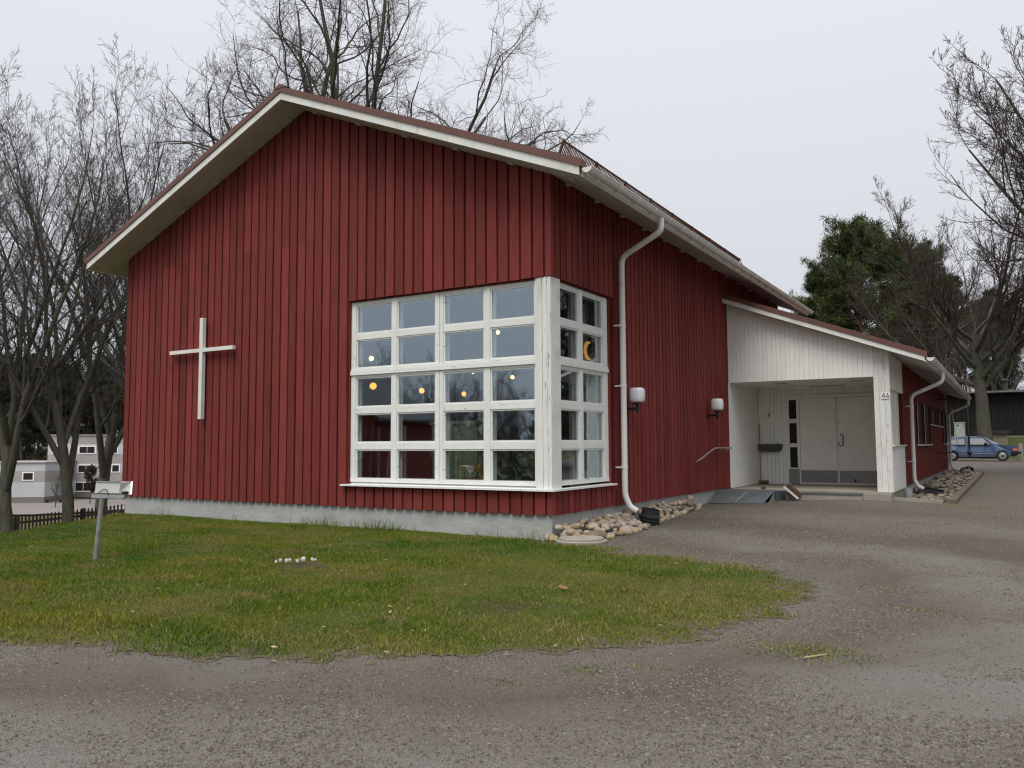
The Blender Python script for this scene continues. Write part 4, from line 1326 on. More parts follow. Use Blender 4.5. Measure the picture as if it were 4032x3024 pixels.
# ---- on and around the porch
e = empty('entrance_ramp', (0.55, 7.4, -.27), 'blue-grey steel wheelchair ramp in two panels leading up to the porch', 'ramp')
za, zb2 = g1(.5, 6.75) + .012, -.045
for xa, xb in ((0.03, .515), (.535, 1.06)):
    MB().prism([(xa, 6.78 + .45 * xa, za), (xb, 6.78 + .45 * xb, za), (xb + .1, 7.60 + .1 * xb, zb2), (xa + (.0 if xa < .1 else .09), 7.60 + .1 * xa, zb2)], (0, 0, .012)).build('panel', MATS['ramp_steel'], e)
MB().prism([(.517, 7.02, za + .002), (.533, 7.025, za + .002), (.632, 7.65, zb2 + .003), (.612, 7.65, zb2 + .003)], (0, 0, .02)).build('rib', MATS['galvanised'], e)
MB().prism([(.03, 7.615, zb2 + .001), (1.17, 7.715, zb2 + .001), (1.30, 8.32, zb2 + .001), (.03, 8.32, zb2 + .001)], (0, 0, .012)).build('landing', MATS['ramp_steel'], e)
MB().prism([(1.172, 7.715, zb2 + .012), (1.192, 7.06, za - .01), (1.192, 7.715, -.36)], (.008, 0, 0)).build('side_plate', MATS['grey_metal'], e)
MB().prism([(1.20, 7.72, zb2), (1.305, 8.30, zb2), (1.305, 8.30, -.36), (1.20, 7.72, -.36)], (.008, 0, 0)).build('side_plate', MATS['ramp_steel'], e)
e = empty('boot_scraper', (1.5, 7.85, -.2), 'tipped boot scraper with red-brown brushes beside the ramp', 'boot scraper')
tl = Matrix.Translation((1.5, 7.88, -.03)) @ Matrix.Rotation(R(42), 4, 'Y') @ Matrix.Rotation(R(8), 4, 'Z')


def tbox(a0, a1, b0, b1, c0, c1, nm, m):
    mb = MB().box(a0, a1, b0, b1, c0, c1)
    mb.v = [tuple(tl @ Vector(v)) for v in mb.v]
    mb.build(nm, MATS[m], e)


tbox(-.19, .19, -.13, -.115, -.03, .012, 'frame_bar', 'white_paint')
tbox(-.19, .19, .105, .13, -.03, .02, 'frame_bar', 'galvanised')
tbox(-.17, .17, -.10, -.05, .0, .09, 'brush', 'rust_metal')
tbox(-.17, .17, .05, .10, .0, .09, 'brush', 'old_timber')
tbox(-.17, .17, -.045, .045, -.03, .0, 'brush', 'bristle')
tbox(-.18, .18, -.03, -.01, .05, .06, 'scraper_blade', 'rust_metal')
e = empty('broom', (0.10, PB - .12, -.03), 'long-handled broom leaning in the porch corner', 'broom')
MB().tube([(0.10, PB - .20, .06), (0.055, PB - .05, 1.50)], .013, 8).build('handle', MATS['broom_wood'], e)
MB().box(-.03 + .1, .29, PB - .27, PB - .19, .045, .075).build('head', MATS['broom_wood'], e)
MB().box(.075, .285, PB - .265, PB - .195, -.028, .044).build('bristles', MATS['bristle'], e)
e = empty('flower_box', (.32, PB - .1, .78), 'dark grey woven flower box hanging on the white porch wall', 'flower box')
fb = []
for r_, h in ((.80, .0), (.93, .06), (1.0, .14), (1.0, .18), (.93, .18), (.9, .13)):
    fb.append((r_, h))
b_ = MB()
for r_, h in fb:
    for k in range(24):
        a = 2 * math.pi * k / 24
        b_.v.append((.325 + .31 * r_ * math.copysign(abs(math.cos(a)) ** .7, math.cos(a)), PB - .11 + .10 * r_ * math.copysign(abs(math.sin(a)) ** .8, math.sin(a)), .785 + h + (.012 * math.sin(3 * a) if h > .1 else 0)))
for i in range(len(fb) - 1):
    for k in range(24):
        k2 = (k + 1) % 24
        b_.f.append((i * 24 + k, i * 24 + k2, (i + 1) * 24 + k2, (i + 1) * 24 + k))
b_.f.append(tuple(range(23, -1, -1)))
b_.f.append(tuple((len(fb) - 1) * 24 + k for k in range(24)))
b_.build('basket', MATS['wicker'], e, smooth=True)
for xx in (.20, .47):
    MB().box(xx, xx + .05, PB - .12, PB - .0, .955, .985).build('hook', MATS['black_iron'], e)
e = empty('wall_hook', (.30, PB - .02, 1.70), 'small black iron hook on the white porch wall', 'hook')
MB().tube([(.31, PB - .015, 1.79), (.305, PB - .03, 1.76), (.305, PB - .015, 1.70)], .009, 6).build('shank', MATS['black_iron'], e)
MB().lathe([(.012, -.02), (.024, 0), (.012, .02)], (.29, PB - .03, 1.692), 10).build('knob', MATS['black_iron'], e)
e = empty('brick_wedge', (.74, 8.5, -.03), 'small broken brick lying at the edge of the porch floor', 'brick')
MB().obox((.74, 8.50, .0), (.05, .01, 0), (-.008, .03, 0), (0, 0, .028)).build('piece', MATS['rust_metal'], e)
# galvanised pail and drain channel in the stone bed
e = empty('tin_pail', (3.60, 9.35, g1(3.6, 9.3)), 'small galvanised tin pail at the corner of the wing', 'pail')
MB().lathe([(.075, 0), (.085, .20), (.092, .205), (.092, .215), (.083, .215), (.075, .02)], (3.60, 9.35, g1(3.6, 9.35) + .03), 20).build('body', MATS['galvanised'], e, smooth=True)
e = empty('drain_chute', (3.85, 11.2, -.15), 'black plastic drain chute under the wing downspout', 'drain')
MB().prism([(3.62, 11.7, -.11), (3.62, 11.2, -.11), (4.15, 10.9, -.19), (4.15, 11.35, -.19)], (0, 0, .02)).build('tray', MATS['black_plastic'], e)
MB().prism([(3.62, 11.7, -.09), (4.15, 11.35, -.17), (4.15, 11.37, -.11), (3.62, 11.72, -.03)], (0, .02, 0)).build('tray_side', MATS['black_plastic'], e)
e = empty('plastic_scrap', (4.15, 22.3, -.08), 'crumpled black plastic sheet at the far end of the stone bed', 'plastic')
cr = MB()
for i in range(7):
    for j_ in range(6):
        cr.v.append((3.98 + i * .065 + rnd.uniform(-.03, .03), 22.15 + j_ * .07 + rnd.uniform(-.03, .03), g1(4.1, 22.3) + .03 + rnd.uniform(0, .16) + .13 * math.sin(i * .5) + (.10 if i > 4 and j_ < 2 else 0)))
for i in range(6):
    for j_ in range(5):
        q = i * 6 + j_
        cr.f.append((q, q + 1, q + 7, q + 6))
cr.build('sheet', MATS['black_plastic'], e)
# iron davit fixed to the wing wall
e = empty('iron_davit', (3.45, 20, .6), 'rusty iron davit pole with a crook top bracketed to the wing wall', 'davit')
MB().tube([(4.374, 20, .53), (4.374, 20, 1.2)], .028, 10).build('foot', MATS['black_iron'], e)
MB().tube([(4.374, 20, 1.2), (4.374, 20, 2.88), (4.27, 20, 3.2), (4.155, 20, 3.52), (4.11, 20, 3.65), (4.03, 20, 3.72), (3.95, 20, 3.73), (3.86, 20, 3.69), (3.81, 20, 3.58), (3.79, 20, 3.26)], .017, 8).build('pole', MATS['rust_metal'], e, smooth=True)
MB().tube([(3.41, 20, .655), (4.374, 20, .653)], .018, 8).build('bracket', MATS['black_iron'], e)
MB().tube([(3.41, 20, 2.40), (4.34, 20, 2.40)], .022, 8).build('bracket', MATS['black_iron'], e)
MB().lathe([(.03, -.05), (.075, -.02), (.075, .02), (.03, .05)], (4.374, 20, .653), 14, axis='y').build('hub', MATS['black_iron'], e)

# ------------------------------------------------------------------ stones, drains, small things in the yard
def stone_mesh(seed, sub=2, flat=0.7):
    r = np.random.default_rng(seed)
    import bmesh
    bm = bmesh.new()
    bmesh.ops.create_icosphere(bm, subdivisions=sub, radius=1.0)
    k = r.normal(0, 1, (5, 3))
    st = np.array([1.0, r.uniform(.65, .9), flat * r.uniform(.8, 1.1)])
    for v in bm.verts:
        p = np.array(v.co)
        d = 1 + sum(.05 * math.sin(2.2 * float(p @ k[i]) + i) for i in range(5))
        v.co = Vector(p * d * st)
    me = bpy.data.meshes.new('cobble')
    bm.to_mesh(me)
    bm.free()
    me.polygons.foreach_set('use_smooth', [True] * len(me.polygons))
    return me


sm_c = [stone_mesh(100 + i) for i in range(7)]
sm_b = [stone_mesh(200 + i, 1, .5) for i in range(6)]
for me in sm_c: me.materials.append(MATS['cobble'])
for me in sm_b: me.materials.append(MATS['bed_stone'])


def put_stones(spots, meshes, name, label, cat, group):
    for x, y, z, r in spots:
        o = bpy.data.objects.new(name, meshes[rnd.randrange(len(meshes))])
        col.objects.link(o)
        o.location = (x, y, z)
        o.rotation_euler = (rnd.uniform(-.35, .35), rnd.uniform(-.35, .35), rnd.uniform(0, 6.28))
        s_ = r * rnd.uniform(.9, 1.1)
        o.scale = (s_ * rnd.uniform(.95, 1.3), s_, s_)
        tag(o, label, cat, group)


# bank of cobbles heaped against the plinth, thinning out towards the ramp
acc = []
for tries in range(9000):
    y = rnd.uniform(0.12, 5.75)
    wide = 0.62 if y < 2.0 else 0.50 - 0.075 * (y - 2.0)
    if y < .5: wide = .42
    x = rnd.uniform(0.0, wide)
    if math.hypot(x - .36, (y - 2.62)) < .33: continue
    r = rnd.choice((.055, .065, .075, .085, .095, .105)) * (1.0 if y < 3 else .88)
    hgt = .19 * (1 - x / wide) ** .9
    if all(math.hypot(x - a[0], y - a[1]) > (r + a[3]) * .80 for a in acc):
        acc.append((x, y, g1(x, y) + hgt + r * .12, r))
    if len(acc) > 175: break
put_stones([a for a in acc if a[1] < 2.45], sm_c, 'cobble', 'rounded tan field stone heaped against the plinth before the downspout', 'stone', 'field stones between the corner and the drain pipe')
put_stones([a for a in acc if a[1] >= 2.45], sm_c, 'cobble', 'rounded tan field stone against the plinth between drain pipe and ramp', 'stone', 'field stones between the drain pipe and the ramp')
for k, (x, y, r, lb) in enumerate(((0.18, .20, .14, 'large orange-tan boulder at the corner of the plinth'), (.47, .42, .135, 'large pale speckled boulder beside the concrete cover'), (.60, 1.15, .125, 'broad grey-tan boulder in the front of the stone bank'), (-.02, -.02, .11, 'pale angular stone touching the lawn at the plinth corner'))):
    o = bpy.data.objects.new('boulder', sm_c[k].copy())
    o.data.materials[0] = MATS['cobble']
    col.objects.link(o)
    o.location = (x, y, g1(x, y) + r * .4)
    o.scale = (r * 1.25, r, r * .95)
    o.rotation_euler = (0, 0, k * .9)
    tag(o, lb, 'stone')
# stone bed beside the wing
acc = []
for tries in range(9000):
    y = 8.75 + 15 * rnd.random() ** 1.25
    x = rnd.uniform(3.50, 4.32 + .018 * (y - 9))
    if math.hypot((x - 3.6) * 1.2, y - 9.35) < .20 or (11.0 < y < 11.6 and x < 4.1): continue
    r = rnd.choice((.07, .085, .10, .12))
    if all(math.hypot(x - a[0], y - a[1]) > (r + a[3]) * .82 for a in acc):
        acc.append((x, y, g1(x, y) + .015 + r * .12 + .05 * max(0, (4.2 - x)) * (y > 12), r))
    if len(acc) > 190: break
put_stones(acc, sm_b, 'bed_stone', 'flattish grey-brown stone in the bed beside the entrance wing', 'stone', 'stones in the bed beside the wing')
for k, (y0, y1) in enumerate(((8.75, 12.3), (12.36, 16.6), (16.66, 22.2))):
    x0, x1 = 4.46 + .012 * (y0 - 8.7), 4.46 + .012 * (y1 - 8.7)
    o = MB().bar((x0, y0, g1(x0, y0) + .01), (x1, y1, g1(x1, y1) + .02), .15, .16).build('kerb_timber', MATS['old_timber'])
    tag(o, ['nearest weathered timber edging the stone bed by the wing', 'middle weathered timber edging the stone bed by the wing', 'farthest weathered timber edging the stone bed by the wing'][k], 'timber', 'timbers edging the stone bed')
o = MB().bar((3.35, 8.62, g1(3.4, 8.6) + .02), (4.30, 8.66, g1(4.3, 8.6) + .02), .14, .08).build('kerb_slab', MATS['concrete'])
tag(o, 'low concrete kerb across the near end of the stone bed', 'kerb')
# corrugated drain pipe
e = empty('drain_pipe', (.36, 2.62, g1(.36, 2.6)), 'short black corrugated drain pipe standing among the cobbles', 'drain pipe')
tlt = Matrix.Translation((.36, 2.62, g1(.36, 2.6) - .04)) @ Matrix.Rotation(R(9), 4, 'Y')
pr = []
for k in range(4):
    z = k * .055
    pr += [(.150, z), (.172, z + .010), (.172, z + .034), (.150, z + .044)]
pr += [(.146, .235), (.146, .31), (.138, .31), (.136, .05)]
mb = MB().lathe(pr, (0, 0, 0), 24)
mb.v = [tuple(tlt @ Vector(v)) for v in mb.v]
mb.build('body', MATS['black_plastic'], e)
e = empty('well_cover', (.38, -.02, g1(.38, 0)), 'round concrete cover lying at the corner of the hall', 'cover')
cc = (.42, .03, g1(.42, .03))
MB().lathe([(.36, -.03), (.36, .035), (.34, .045)], cc, 30).build('ring', MATS['concrete'], e)
MB().lathe([(.31, .046), (.31, .066), (.29, .075), (.01, .078)], cc, 30).build('lid', MATS['concrete'], e)

# floodlight on a leaning post
e = empty('floodlight', (-4.42, -3.98, g1(-4.42, -3.98)), 'white floodlight box on a leaning grey steel post in the lawn', 'floodlight')
MB().tube([(-4.432, -3.983, -.50), (-4.309, -3.985, .40)], .0285, 14).build('post', MATS['galvanised'], e, smooth=True)
MB().bar((-4.418, -4.054, .378), (-4.066, -3.838, .370), .05, .045).build('crossbar', MATS['galvanised'], e)
hf, hr = Vector((-.519, .852, 0)).normalized(), Vector((.852, .519, 0)).normalized()
b0 = [Vector((-4.388, -4.039, .418)), Vector((-4.128, -3.881, .414)), Vector((-4.103, -3.877, .548)), Vector((-4.370, -4.037, .556))]
f0 = [b0[0] + hf * .10 - hr * .03 + Vector((0, 0, -.03)), b0[1] + hf * .10 + hr * .09 + Vector((0, 0, -.03)), b0[2] + hf * .22 + hr * .03 + Vector((0, 0, .0)), b0[3] + hf * .22 - hr * .02 + Vector((0, 0, .0))]
mb = MB()
mb.v = [tuple(v) for v in b0 + f0]
mb.f = [(0, 1, 2, 3), (7, 6, 5, 4), (0, 4, 5, 1), (1, 5, 6, 2), (2, 6, 7, 3), (3, 7, 4, 0)]
hs_ = mb.build('housing', MATS['gutter_white'], e)
MB().bar(f0[1] + hf * .012 + hr * .012, f0[2] + hf * .012 + hr * .006, .02, .02).build('glass_rim', MATS['galvanised'], hs_)
MB().bar(b0[3] + Vector((0, 0, .006)), b0[2] + Vector((0, 0, .006)), .018, .012).build('lid_edge', MATS['galvanised'], hs_)
MB().bar(b0[1] + hf * .02 + hr * .04, b0[1] + hf * .09 + hr * .06, .05, .035).build('hinge', MATS['black_iron'], hs_)
MB().tube([b0[0] + hr * .05 - hf * .015, b0[0] + hr * .12 + Vector((0, 0, .05)) - hf * .02, b0[0] + hr * .16 + Vector((0, 0, .045)) - hf * .03, b0[0] + hr * .19 - hf * .02 + Vector((0, 0, -.03))], .005, 6).build('cable', MATS['ink'], hs_, smooth=True)
MB().tube([b0[1] + hr * .05 + hf * .05, b0[1] + hr * .10 + hf * .02 + Vector((0, 0, -.04)), b0[1] + hr * .07 - hf * .01 + Vector((0, 0, -.075)), b0[1] + hr * .0 - hf * .01 + Vector((0, 0, -.06))], .005, 6).build('cable', MATS['ink'], hs_, smooth=True)

# crocuses in a bare patch
o = MB()
N_ = 22
o.v = [(-1.55, -3.05, g1(-1.55, -3.05) + .026)] + [(-1.72 + (.30 + .13 * math.sin(5 * a)) * math.cos(a) * 1.0 + .12 * math.sin(a), -3.12 + (.22 + .09 * math.cos(3 * a)) * math.sin(a), 0) for a in [2 * math.pi * k / N_ for k in range(N_)]]
o.v[0] = (-1.72, -3.12, 0)
o.v = [(a, b_, g1(a, b_) + .0195) for a, b_, c_ in o.v]
o.f = [(0, 1 + k, 1 + (k + 1) % N_) for k in range(N_)]
tag(o.build('soil_patch', MATS['soil']), kind='structure')
fl_ = [(-1.98 + .028 * k + rnd.uniform(-.05, .05), -3.22 + .035 * k + rnd.uniform(-.07, .07)) for k in range(11)]
cm = MB()
for k in range(6):
    a = k * math.pi / 3
    u, v = Vector((math.cos(a), math.sin(a), 0)), Vector((-math.sin(a), math.cos(a), 0))
    b0_ = len(cm.v)
    cm.v += [(0, 0, .03), tuple(u * .014 + v * .010 + Vector((0, 0, .052))), tuple(u * .018 + Vector((0, 0, .082))), tuple(u * .014 - v * .010 + Vector((0, 0, .052)))]
    cm.f.append((b0_, b0_ + 1, b0_ + 2, b0_ + 3))
petal = cm.mesh('petals')
stalk = MB().tube([(0, 0, 0), (0, 0, .032)], .003, 5).mesh('stalk')
for x, y in fl_:
    e = empty('crocus', (x, y, g1(x, y) + .015), 'small white crocus in the bare patch of the lawn', 'flower', 'white crocuses in the lawn')
    s_ = rnd.uniform(.8, 1.15)
    e.scale = (s_, s_, s_)
    e.rotation_euler = (rnd.uniform(-.3, .3), rnd.uniform(-.3, .3), rnd.uniform(0, 6))
    link('petals', petal, MATS['crocus_white'], e, local=True)
    link('stalk', stalk, MATS['leaf_green'], e, local=True)
# fallen leaves, a stick, a few bigger pebbles
lm = MB()
lm.v = [(-.035, 0, .004), (-.012, .018, .010), (.020, .014, .006), (.04, 0, .012), (.016, -.016, .010), (-.014, -.015, .003)]
lm.f = [(0, 1, 2, 3, 4, 5)]
lme = [lm.mesh('leaf'), lm.mesh('leaf')]
lme[0].materials.append(MATS['leaf_brown'])
lme[1].materials.append(MATS['leaf_pale'])
done = 0
while done < 110:
    d_ = 4.2 + 8 * rnd.random()
    la = rnd.uniform(-.6, .6) * d_
    x, y = CAM.x + FWD.x * d_ + RGT.x * la, CAM.y + FWD.y * d_ + RGT.y * la
    if y > -.2 or x < -9: continue
    s_in = float(lawn_sd(np.array([x]), np.array([y]))[0])
    if s_in < -.2 and rnd.random() < .8: continue
    p_ = rnd.random() < .6
    o = bpy.data.objects.new('fallen_leaf', lme[1 if p_ else 0])
    col.objects.link(o)
    o.location = (x, y, g1(x, y) + (.035 if s_in > 0 else .006))
    o.rotation_euler = (rnd.uniform(-.4, .4), rnd.uniform(-.4, .4), rnd.uniform(0, 6.28))
    q = rnd.uniform(.35, .75)
    o.scale = (q, q, q)
    tag(o, 'small pale dry leaf lying on the lawn' if p_ else 'small brown dry leaf lying on the lawn', 'leaf', 'pale leaves fallen on the lawn' if p_ else 'brown leaves fallen on the lawn')
    done += 1
o = link('oak_leaf', lme[0], None)
o.location, o.scale, o.rotation_euler = (1.81, -3.15, g1(1.81, -3.15) + .05), (1.7, 1.7, 1.7), (.4, .3, 1)
tag(o, 'reddish brown curled leaf near the middle of the lawn', 'leaf')
o = MB().tube([(4.28, -4.36, g1(4.3, -4.3) + .012), (4.40, -4.20, g1(4.4, -4.2) + .016)], [.007, .004], 6).build('stick', MATS['leaf_pale'])
tag(o, 'short pale stick lying in the gravel by the moss patch', 'stick')

# ------------------------------------------------------------------ picket fence on the left
def at(u, v, dep):
    """world point seen at photo pixel u, v (4032 wide) at a distance along the view axis: used once to read positions off the photograph"""
    return CAM + (FWD + RGT * ((u - 2016) / 3213.92) - UPV * ((v - 1512) / 3213.92)) * dep


A, B = Vector((-23.5, 2.9, 0)), Vector((-16.2, 7.2, 0))
fen = empty('picket_fence', (A.x, A.y, g1(A.x, A.y)), 'low dark brown picket fence beyond the lawn crest', 'fence')
dr = (B - A).normalized()
L = (B - A).length
pk = MB().box(-.030, .030, -.011, .011, .06, .84)
pk.v[4:] = [(-.030, -.011, .84), (.030, -.011, .84), (-.030, .011, .84), (.030, .011, .84)]
pkm = MB().prism([(-.028, 0, .05), (.028, 0, .05), (.028, 0, .80), (0, 0, .85), (-.028, 0, .80)], (0, .022, 0)).mesh('picket')
pkm.materials.append(MATS['fence_wood'])
ang = math.atan2(dr.y, dr.x)
k = 0
s_ = 0.0
while s_ < L:
    p = A + dr * s_
    o = bpy.data.objects.new('picket', pkm)
    col.objects.link(o)
    o.parent = fen
    o.matrix_parent_inverse = bpy_inv[fen.name]
    o.location = (p.x, p.y, g1(p.x, p.y))
    o.rotation_euler = (0, 0, ang)
    s_ += .118
nseg = 4
for k in range(nseg):
    p, q = A + dr * L * k / nseg, A + dr * L * (k + 1) / nseg
    off = Vector((-dr.y, dr.x, 0)) * .045
    for h in (.26, .62):
        MB().bar(p + off + Vector((0, 0, g1(p.x, p.y) + h)), q + off + Vector((0, 0, g1(q.x, q.y) + h)), .04, .07).build('rail', MATS['fence_wood'], fen)
    MB().box(p.x - .05, p.x + .05, p.y + .05, p.y + .15, g1(p.x, p.y) - .1, g1(p.x, p.y) + .86).build('post', MATS['fence_wood'], fen)
e = empty('well_ring', (-17.9, 5.2, g1(-17.9, 5.2)), 'low round concrete well ring in front of the picket fence', 'well')
cc = (-17.9, 5.2, g1(-17.9, 5.2))
MB().lathe([(.62, -.2), (.62, .26), (.60, .28)], cc, 28).build('ring', MATS['concrete'], e)
MB().lathe([(.66, .281), (.66, .34), (.1, .36)], cc, 28).build('lid', MATS['concrete'], e)
MB().box(-18.0, -17.86, 5.1, 5.24, cc[2] + .36, cc[2] + .62).build('pump_stump', MATS['fence_wood'], e)

# ------------------------------------------------------------------ street and houses down on the left
RC = at(330, 1985, 92)
rd = Vector((RGT.x, RGT.y, 0)).normalized()
rn = Vector((FWD.x, FWD.y, 0)).normalized()


def road_pt(a, b_, dz):
    p = Vector((RC.x, RC.y, 0)) + rd * a + rn * b_
    return (p.x, p.y, g1(p.x, p.y) + dz)


mb = MB()
NA = 40
for i in range(NA + 1):
    for b_ in (-11, -5, 0, 5, 11):
        mb.v.append(road_pt(-60 + i * 3.2, b_ + .02 * (i - 20), .14))
for i in range(NA):
    for j_ in range(4):
        q = i * 5 + j_
        mb.f.append((q, q + 5, q + 6, q + 1))
tag(mb.build('street', MATS['road_asphalt']), kind='structure')
for k in range(6):
    mb = MB()
    a = 5.2
    b0_ = -4.5 + k * 1.25
    mb.v = [road_pt(a, b0_, .16), road_pt(a + 5.0, b0_ + .1, .16), road_pt(a + 5.0, b0_ + .65, .16), road_pt(a, b0_ + .55, .16)]
    mb.f = [(0, 1, 2, 3)]
    o = mb.build('crossing_stripe', MATS['road_white'])
    tag(o, kind='structure')
kb = MB()
for i in range(NA):
    kb.bar(road_pt(-60 + i * 3.2, 11.1, .17), road_pt(-60 + (i + 1) * 3.2, 11.1, .17), .25, .16)
tag(kb.build('kerb', MATS['concrete']), kind='structure')


def facade(name, label, org, w, depth, z0, bands, wins, roofh=.3, door=None):
    """block of flats: org is the lower left corner of the facade; bands of colour, windows with frames and panes"""
    e = empty(name, org, label, 'building')
    o3 = Vector(org)

    def P(a, d_, z):
        p = o3 + rd * a + rn * d_
        return Vector((p.x, p.y, z0 + z))

    def B(a0, a1, d0, d1, za, zb_):
        c_ = (P(a0, d0, za) + P(a1, d1, zb_)) / 2
        return MB().obox(c_, rd * (a1 - a0) / 2, rn * (d1 - d0) / 2, Vector((0, 0, (zb_ - za) / 2)))
    for za, zb_, m in bands:
        B(0, w, 0, depth, za, zb_).build('wall_band', MATS[m], e)
    top = bands[-1][1]
    B(-.15, w + .15, -.15, depth + .1, top + .002, top + .14).build('roof', MATS['facade_grey'], e)
    for a0, a1, za, zb_ in wins:
        f = B(a0 - .12, a1 + .12, -.06, -.002, za - .12, zb_ + .12).build('window', MATS['sign_white'], e)
        nn = max(1, round((a1 - a0) / 1.1))
        for i in range(nn):
            q0, q1 = a0 + (a1 - a0) * i / nn, a0 + (a1 - a0) * (i + 1) / nn
            B(q0 + .03, q1 - .03, -.075, -.061, za, zb_).build('pane', MATS['far_glass'], f)
    if door:
        d_ = B(door[0], door[1], -.08, -.002, 0.0, 2.1).build('door', MATS['sign_white'], e)
        B(door[0] + .12, door[1] - .12, -.10, -.081, .9, 1.95).build('pane', MATS['far_glass'], d_)
    return e


pa = at(430 * .42194, 1600 + 852 * .42194, 105)
facade('apartment_block', 'pale three-storey apartment block beyond the street, seen between trunk and hall', (pa.x, pa.y, pa.z), 26, 11, pa.z,
       [(0, 2.05, 'facade_brown'), (2.06, 3.05, 'facade_grey'), (3.06, 4.35, 'facade_white'), (4.36, 5.5, 'facade_grey'), (5.51, 6.85, 'facade_white'), (6.86, 7.95, 'facade_grey')],
       [(3.75, 5.75, .85, 1.9), (.5, 1.8, 3.25, 4.05), (4.05, 6.0, 3.25, 4.10), (8.4, 9.3, 3.3, 4.1), (.65, 1.9, 5.7, 6.5), (4.1, 6.1, 5.7, 6.5), (7.0, 9.0, 5.7, 6.5), (11, 13, 3.25, 4.1), (11, 13, 5.7, 6.5), (15, 17, 5.7, 6.5)], door=(.0, .75))
pb = at(-260 * .42194, 1600 + 945 * .42194, 98)
facade('terrace_house', 'pinkish pale house partly hidden behind the tree trunks at far left', (pb.x, pb.y, pb.z), 8.6, 10, pb.z,
       [(0, 1.2, 'facade_brown'), (1.21, 3.0, 'facade_white'), (3.01, 4.3, 'facade_grey'), (4.31, 5.3, 'facade_white')],
       [(1.2, 2.6, 1.7, 2.6), (6.0, 7.2, 3.3, 4.1), (3.4, 4.6, 3.3, 4.1)])
e = empty('road_sign', tuple(at(968 * .42194, 1600 + 850 * .42194, 88)), 'small blue pedestrian crossing sign by the street', 'sign')
sp = at(970 * .42194, 1600 + 690 * .42194, 88)
MB().obox(sp, rd * .36, rn * .02, Vector((0, 0, .36))).build('plate', MATS['sign_blue'], e)
mb = MB()
q = lambda a, z: tuple(sp - rn * .026 + rd * a + Vector((0, 0, z)))
mb.v = [q(-.24, -.24), q(.24, -.24), q(0, .26)]
mb.f = [(0, 1, 2)]
mb.build('triangle', MATS['sign_white'], e)
MB().tube([sp + rn * .05 + Vector((0, 0, .4)), sp + rn * .05 + Vector((0, 0, -2.4))], .04, 6).build('post', MATS['galvanised'], e)
e = empty('bench', tuple(at(500 * .42194, 1600 + 880 * .42194, 98)), 'dark low bench by the wall of the apartment block', 'bench')
bq = at(500 * .42194, 1600 + 872 * .42194, 98)
MB().obox(bq, rd * 1.0, rn * .25, Vector((0, 0, .05))).build('seat', MATS['fence_wood'], e)
for a in (-.8, .8):
    MB().obox(bq + rd * a + Vector((0, 0, -.3)), rd * .05, rn * .2, Vector((0, 0, .25))).build('leg', MATS['fence_wood'], e)

# ------------------------------------------------------------------ blue hatchback in the yard
CY = 43.5                                   # near side of the car
GZ = g1(4, 43.5)
car = empty('parked_car', (3.8, CY + .84, GZ), 'blue older hatchback parked beyond the end of the wing', 'car')


def zc(z): return GZ + z


side_ = [(1.52, .36), (1.50, .62), (1.55, .93), (1.75, .99), (2.62, 1.335), (2.95, 1.395), (3.40, 1.42), (3.95, 1.405), (4.237, 1.362), (4.656, .985), (5.0, .945), (5.5, .875), (5.80, .80), (5.87, .72), (5.86, .42), (5.70, .28),
         (5.44, .26)]
arch_f = [(5.088 + .35 * math.cos(a), .31 + .35 * math.sin(a)) for a in [R(-8 + 196 * k / 12) for k in range(13)]]
arch_r = [(2.57 + .35 * math.cos(a), .31 + .35 * math.sin(a)) for a in [R(-8 + 196 * k / 12) for k in range(13)]]
prof = side_ + arch_f + [(4.70, .25), (2.95, .25)] + arch_r + [(2.15, .30)]


def inset(z):
    """tumblehome: how far the flank stands in from the widest line"""
    return .045 + .20 * max(0, (z - .90)) / .5 if z > .90 else (.012 * abs(z - .62) / .3)


import bmesh
bm = bmesh.new()
rows = []
for f_ in (0, 1):
    rows.append([bm.verts.new((x, CY + inset(z) if f_ == 0 else CY + 1.68 - inset(z), zc(z))) for x, z in prof])
for i in range(len(prof)):
    j_ = (i + 1) % len(prof)
    bm.faces.new((rows[0][i], rows[1][i], rows[1][j_], rows[0][j_]))
f0_ = bm.faces.new(list(reversed(rows[0])))
f1_ = bm.faces.new(rows[1])
bmesh.ops.triangulate(bm, faces=[f0_, f1_])
bmesh.ops.recalc_face_normals(bm, faces=bm.faces)
me = bpy.data.meshes.new('body')
bm.to_mesh(me)
bm.free()
body = link('body', me, MATS['car_blue'], car)
bv = body.modifiers.new('bevel', 'BEVEL')
bv.width, bv.segments, bv.limit_method, bv.angle_limit = .035, 2, 'ANGLE', R(40)


def flank(pts, off, name, m, parent=car, th=.006):
    mb = MB()
    n_ = len(pts)
    mb.v = [(x, CY + inset(z) - off, zc(z)) for x, z in pts] + [(x, CY + inset(z) - off + th, zc(z)) for x, z in pts]
    mb.f = [tuple(range(n_)), tuple(range(2 * n_ - 1, n_ - 1, -1))] + [(i, n_ + i, n_ + (i + 1) % n_, (i + 1) % n_) for i in range(n_)]
    return mb.build(name, MATS[m], parent)


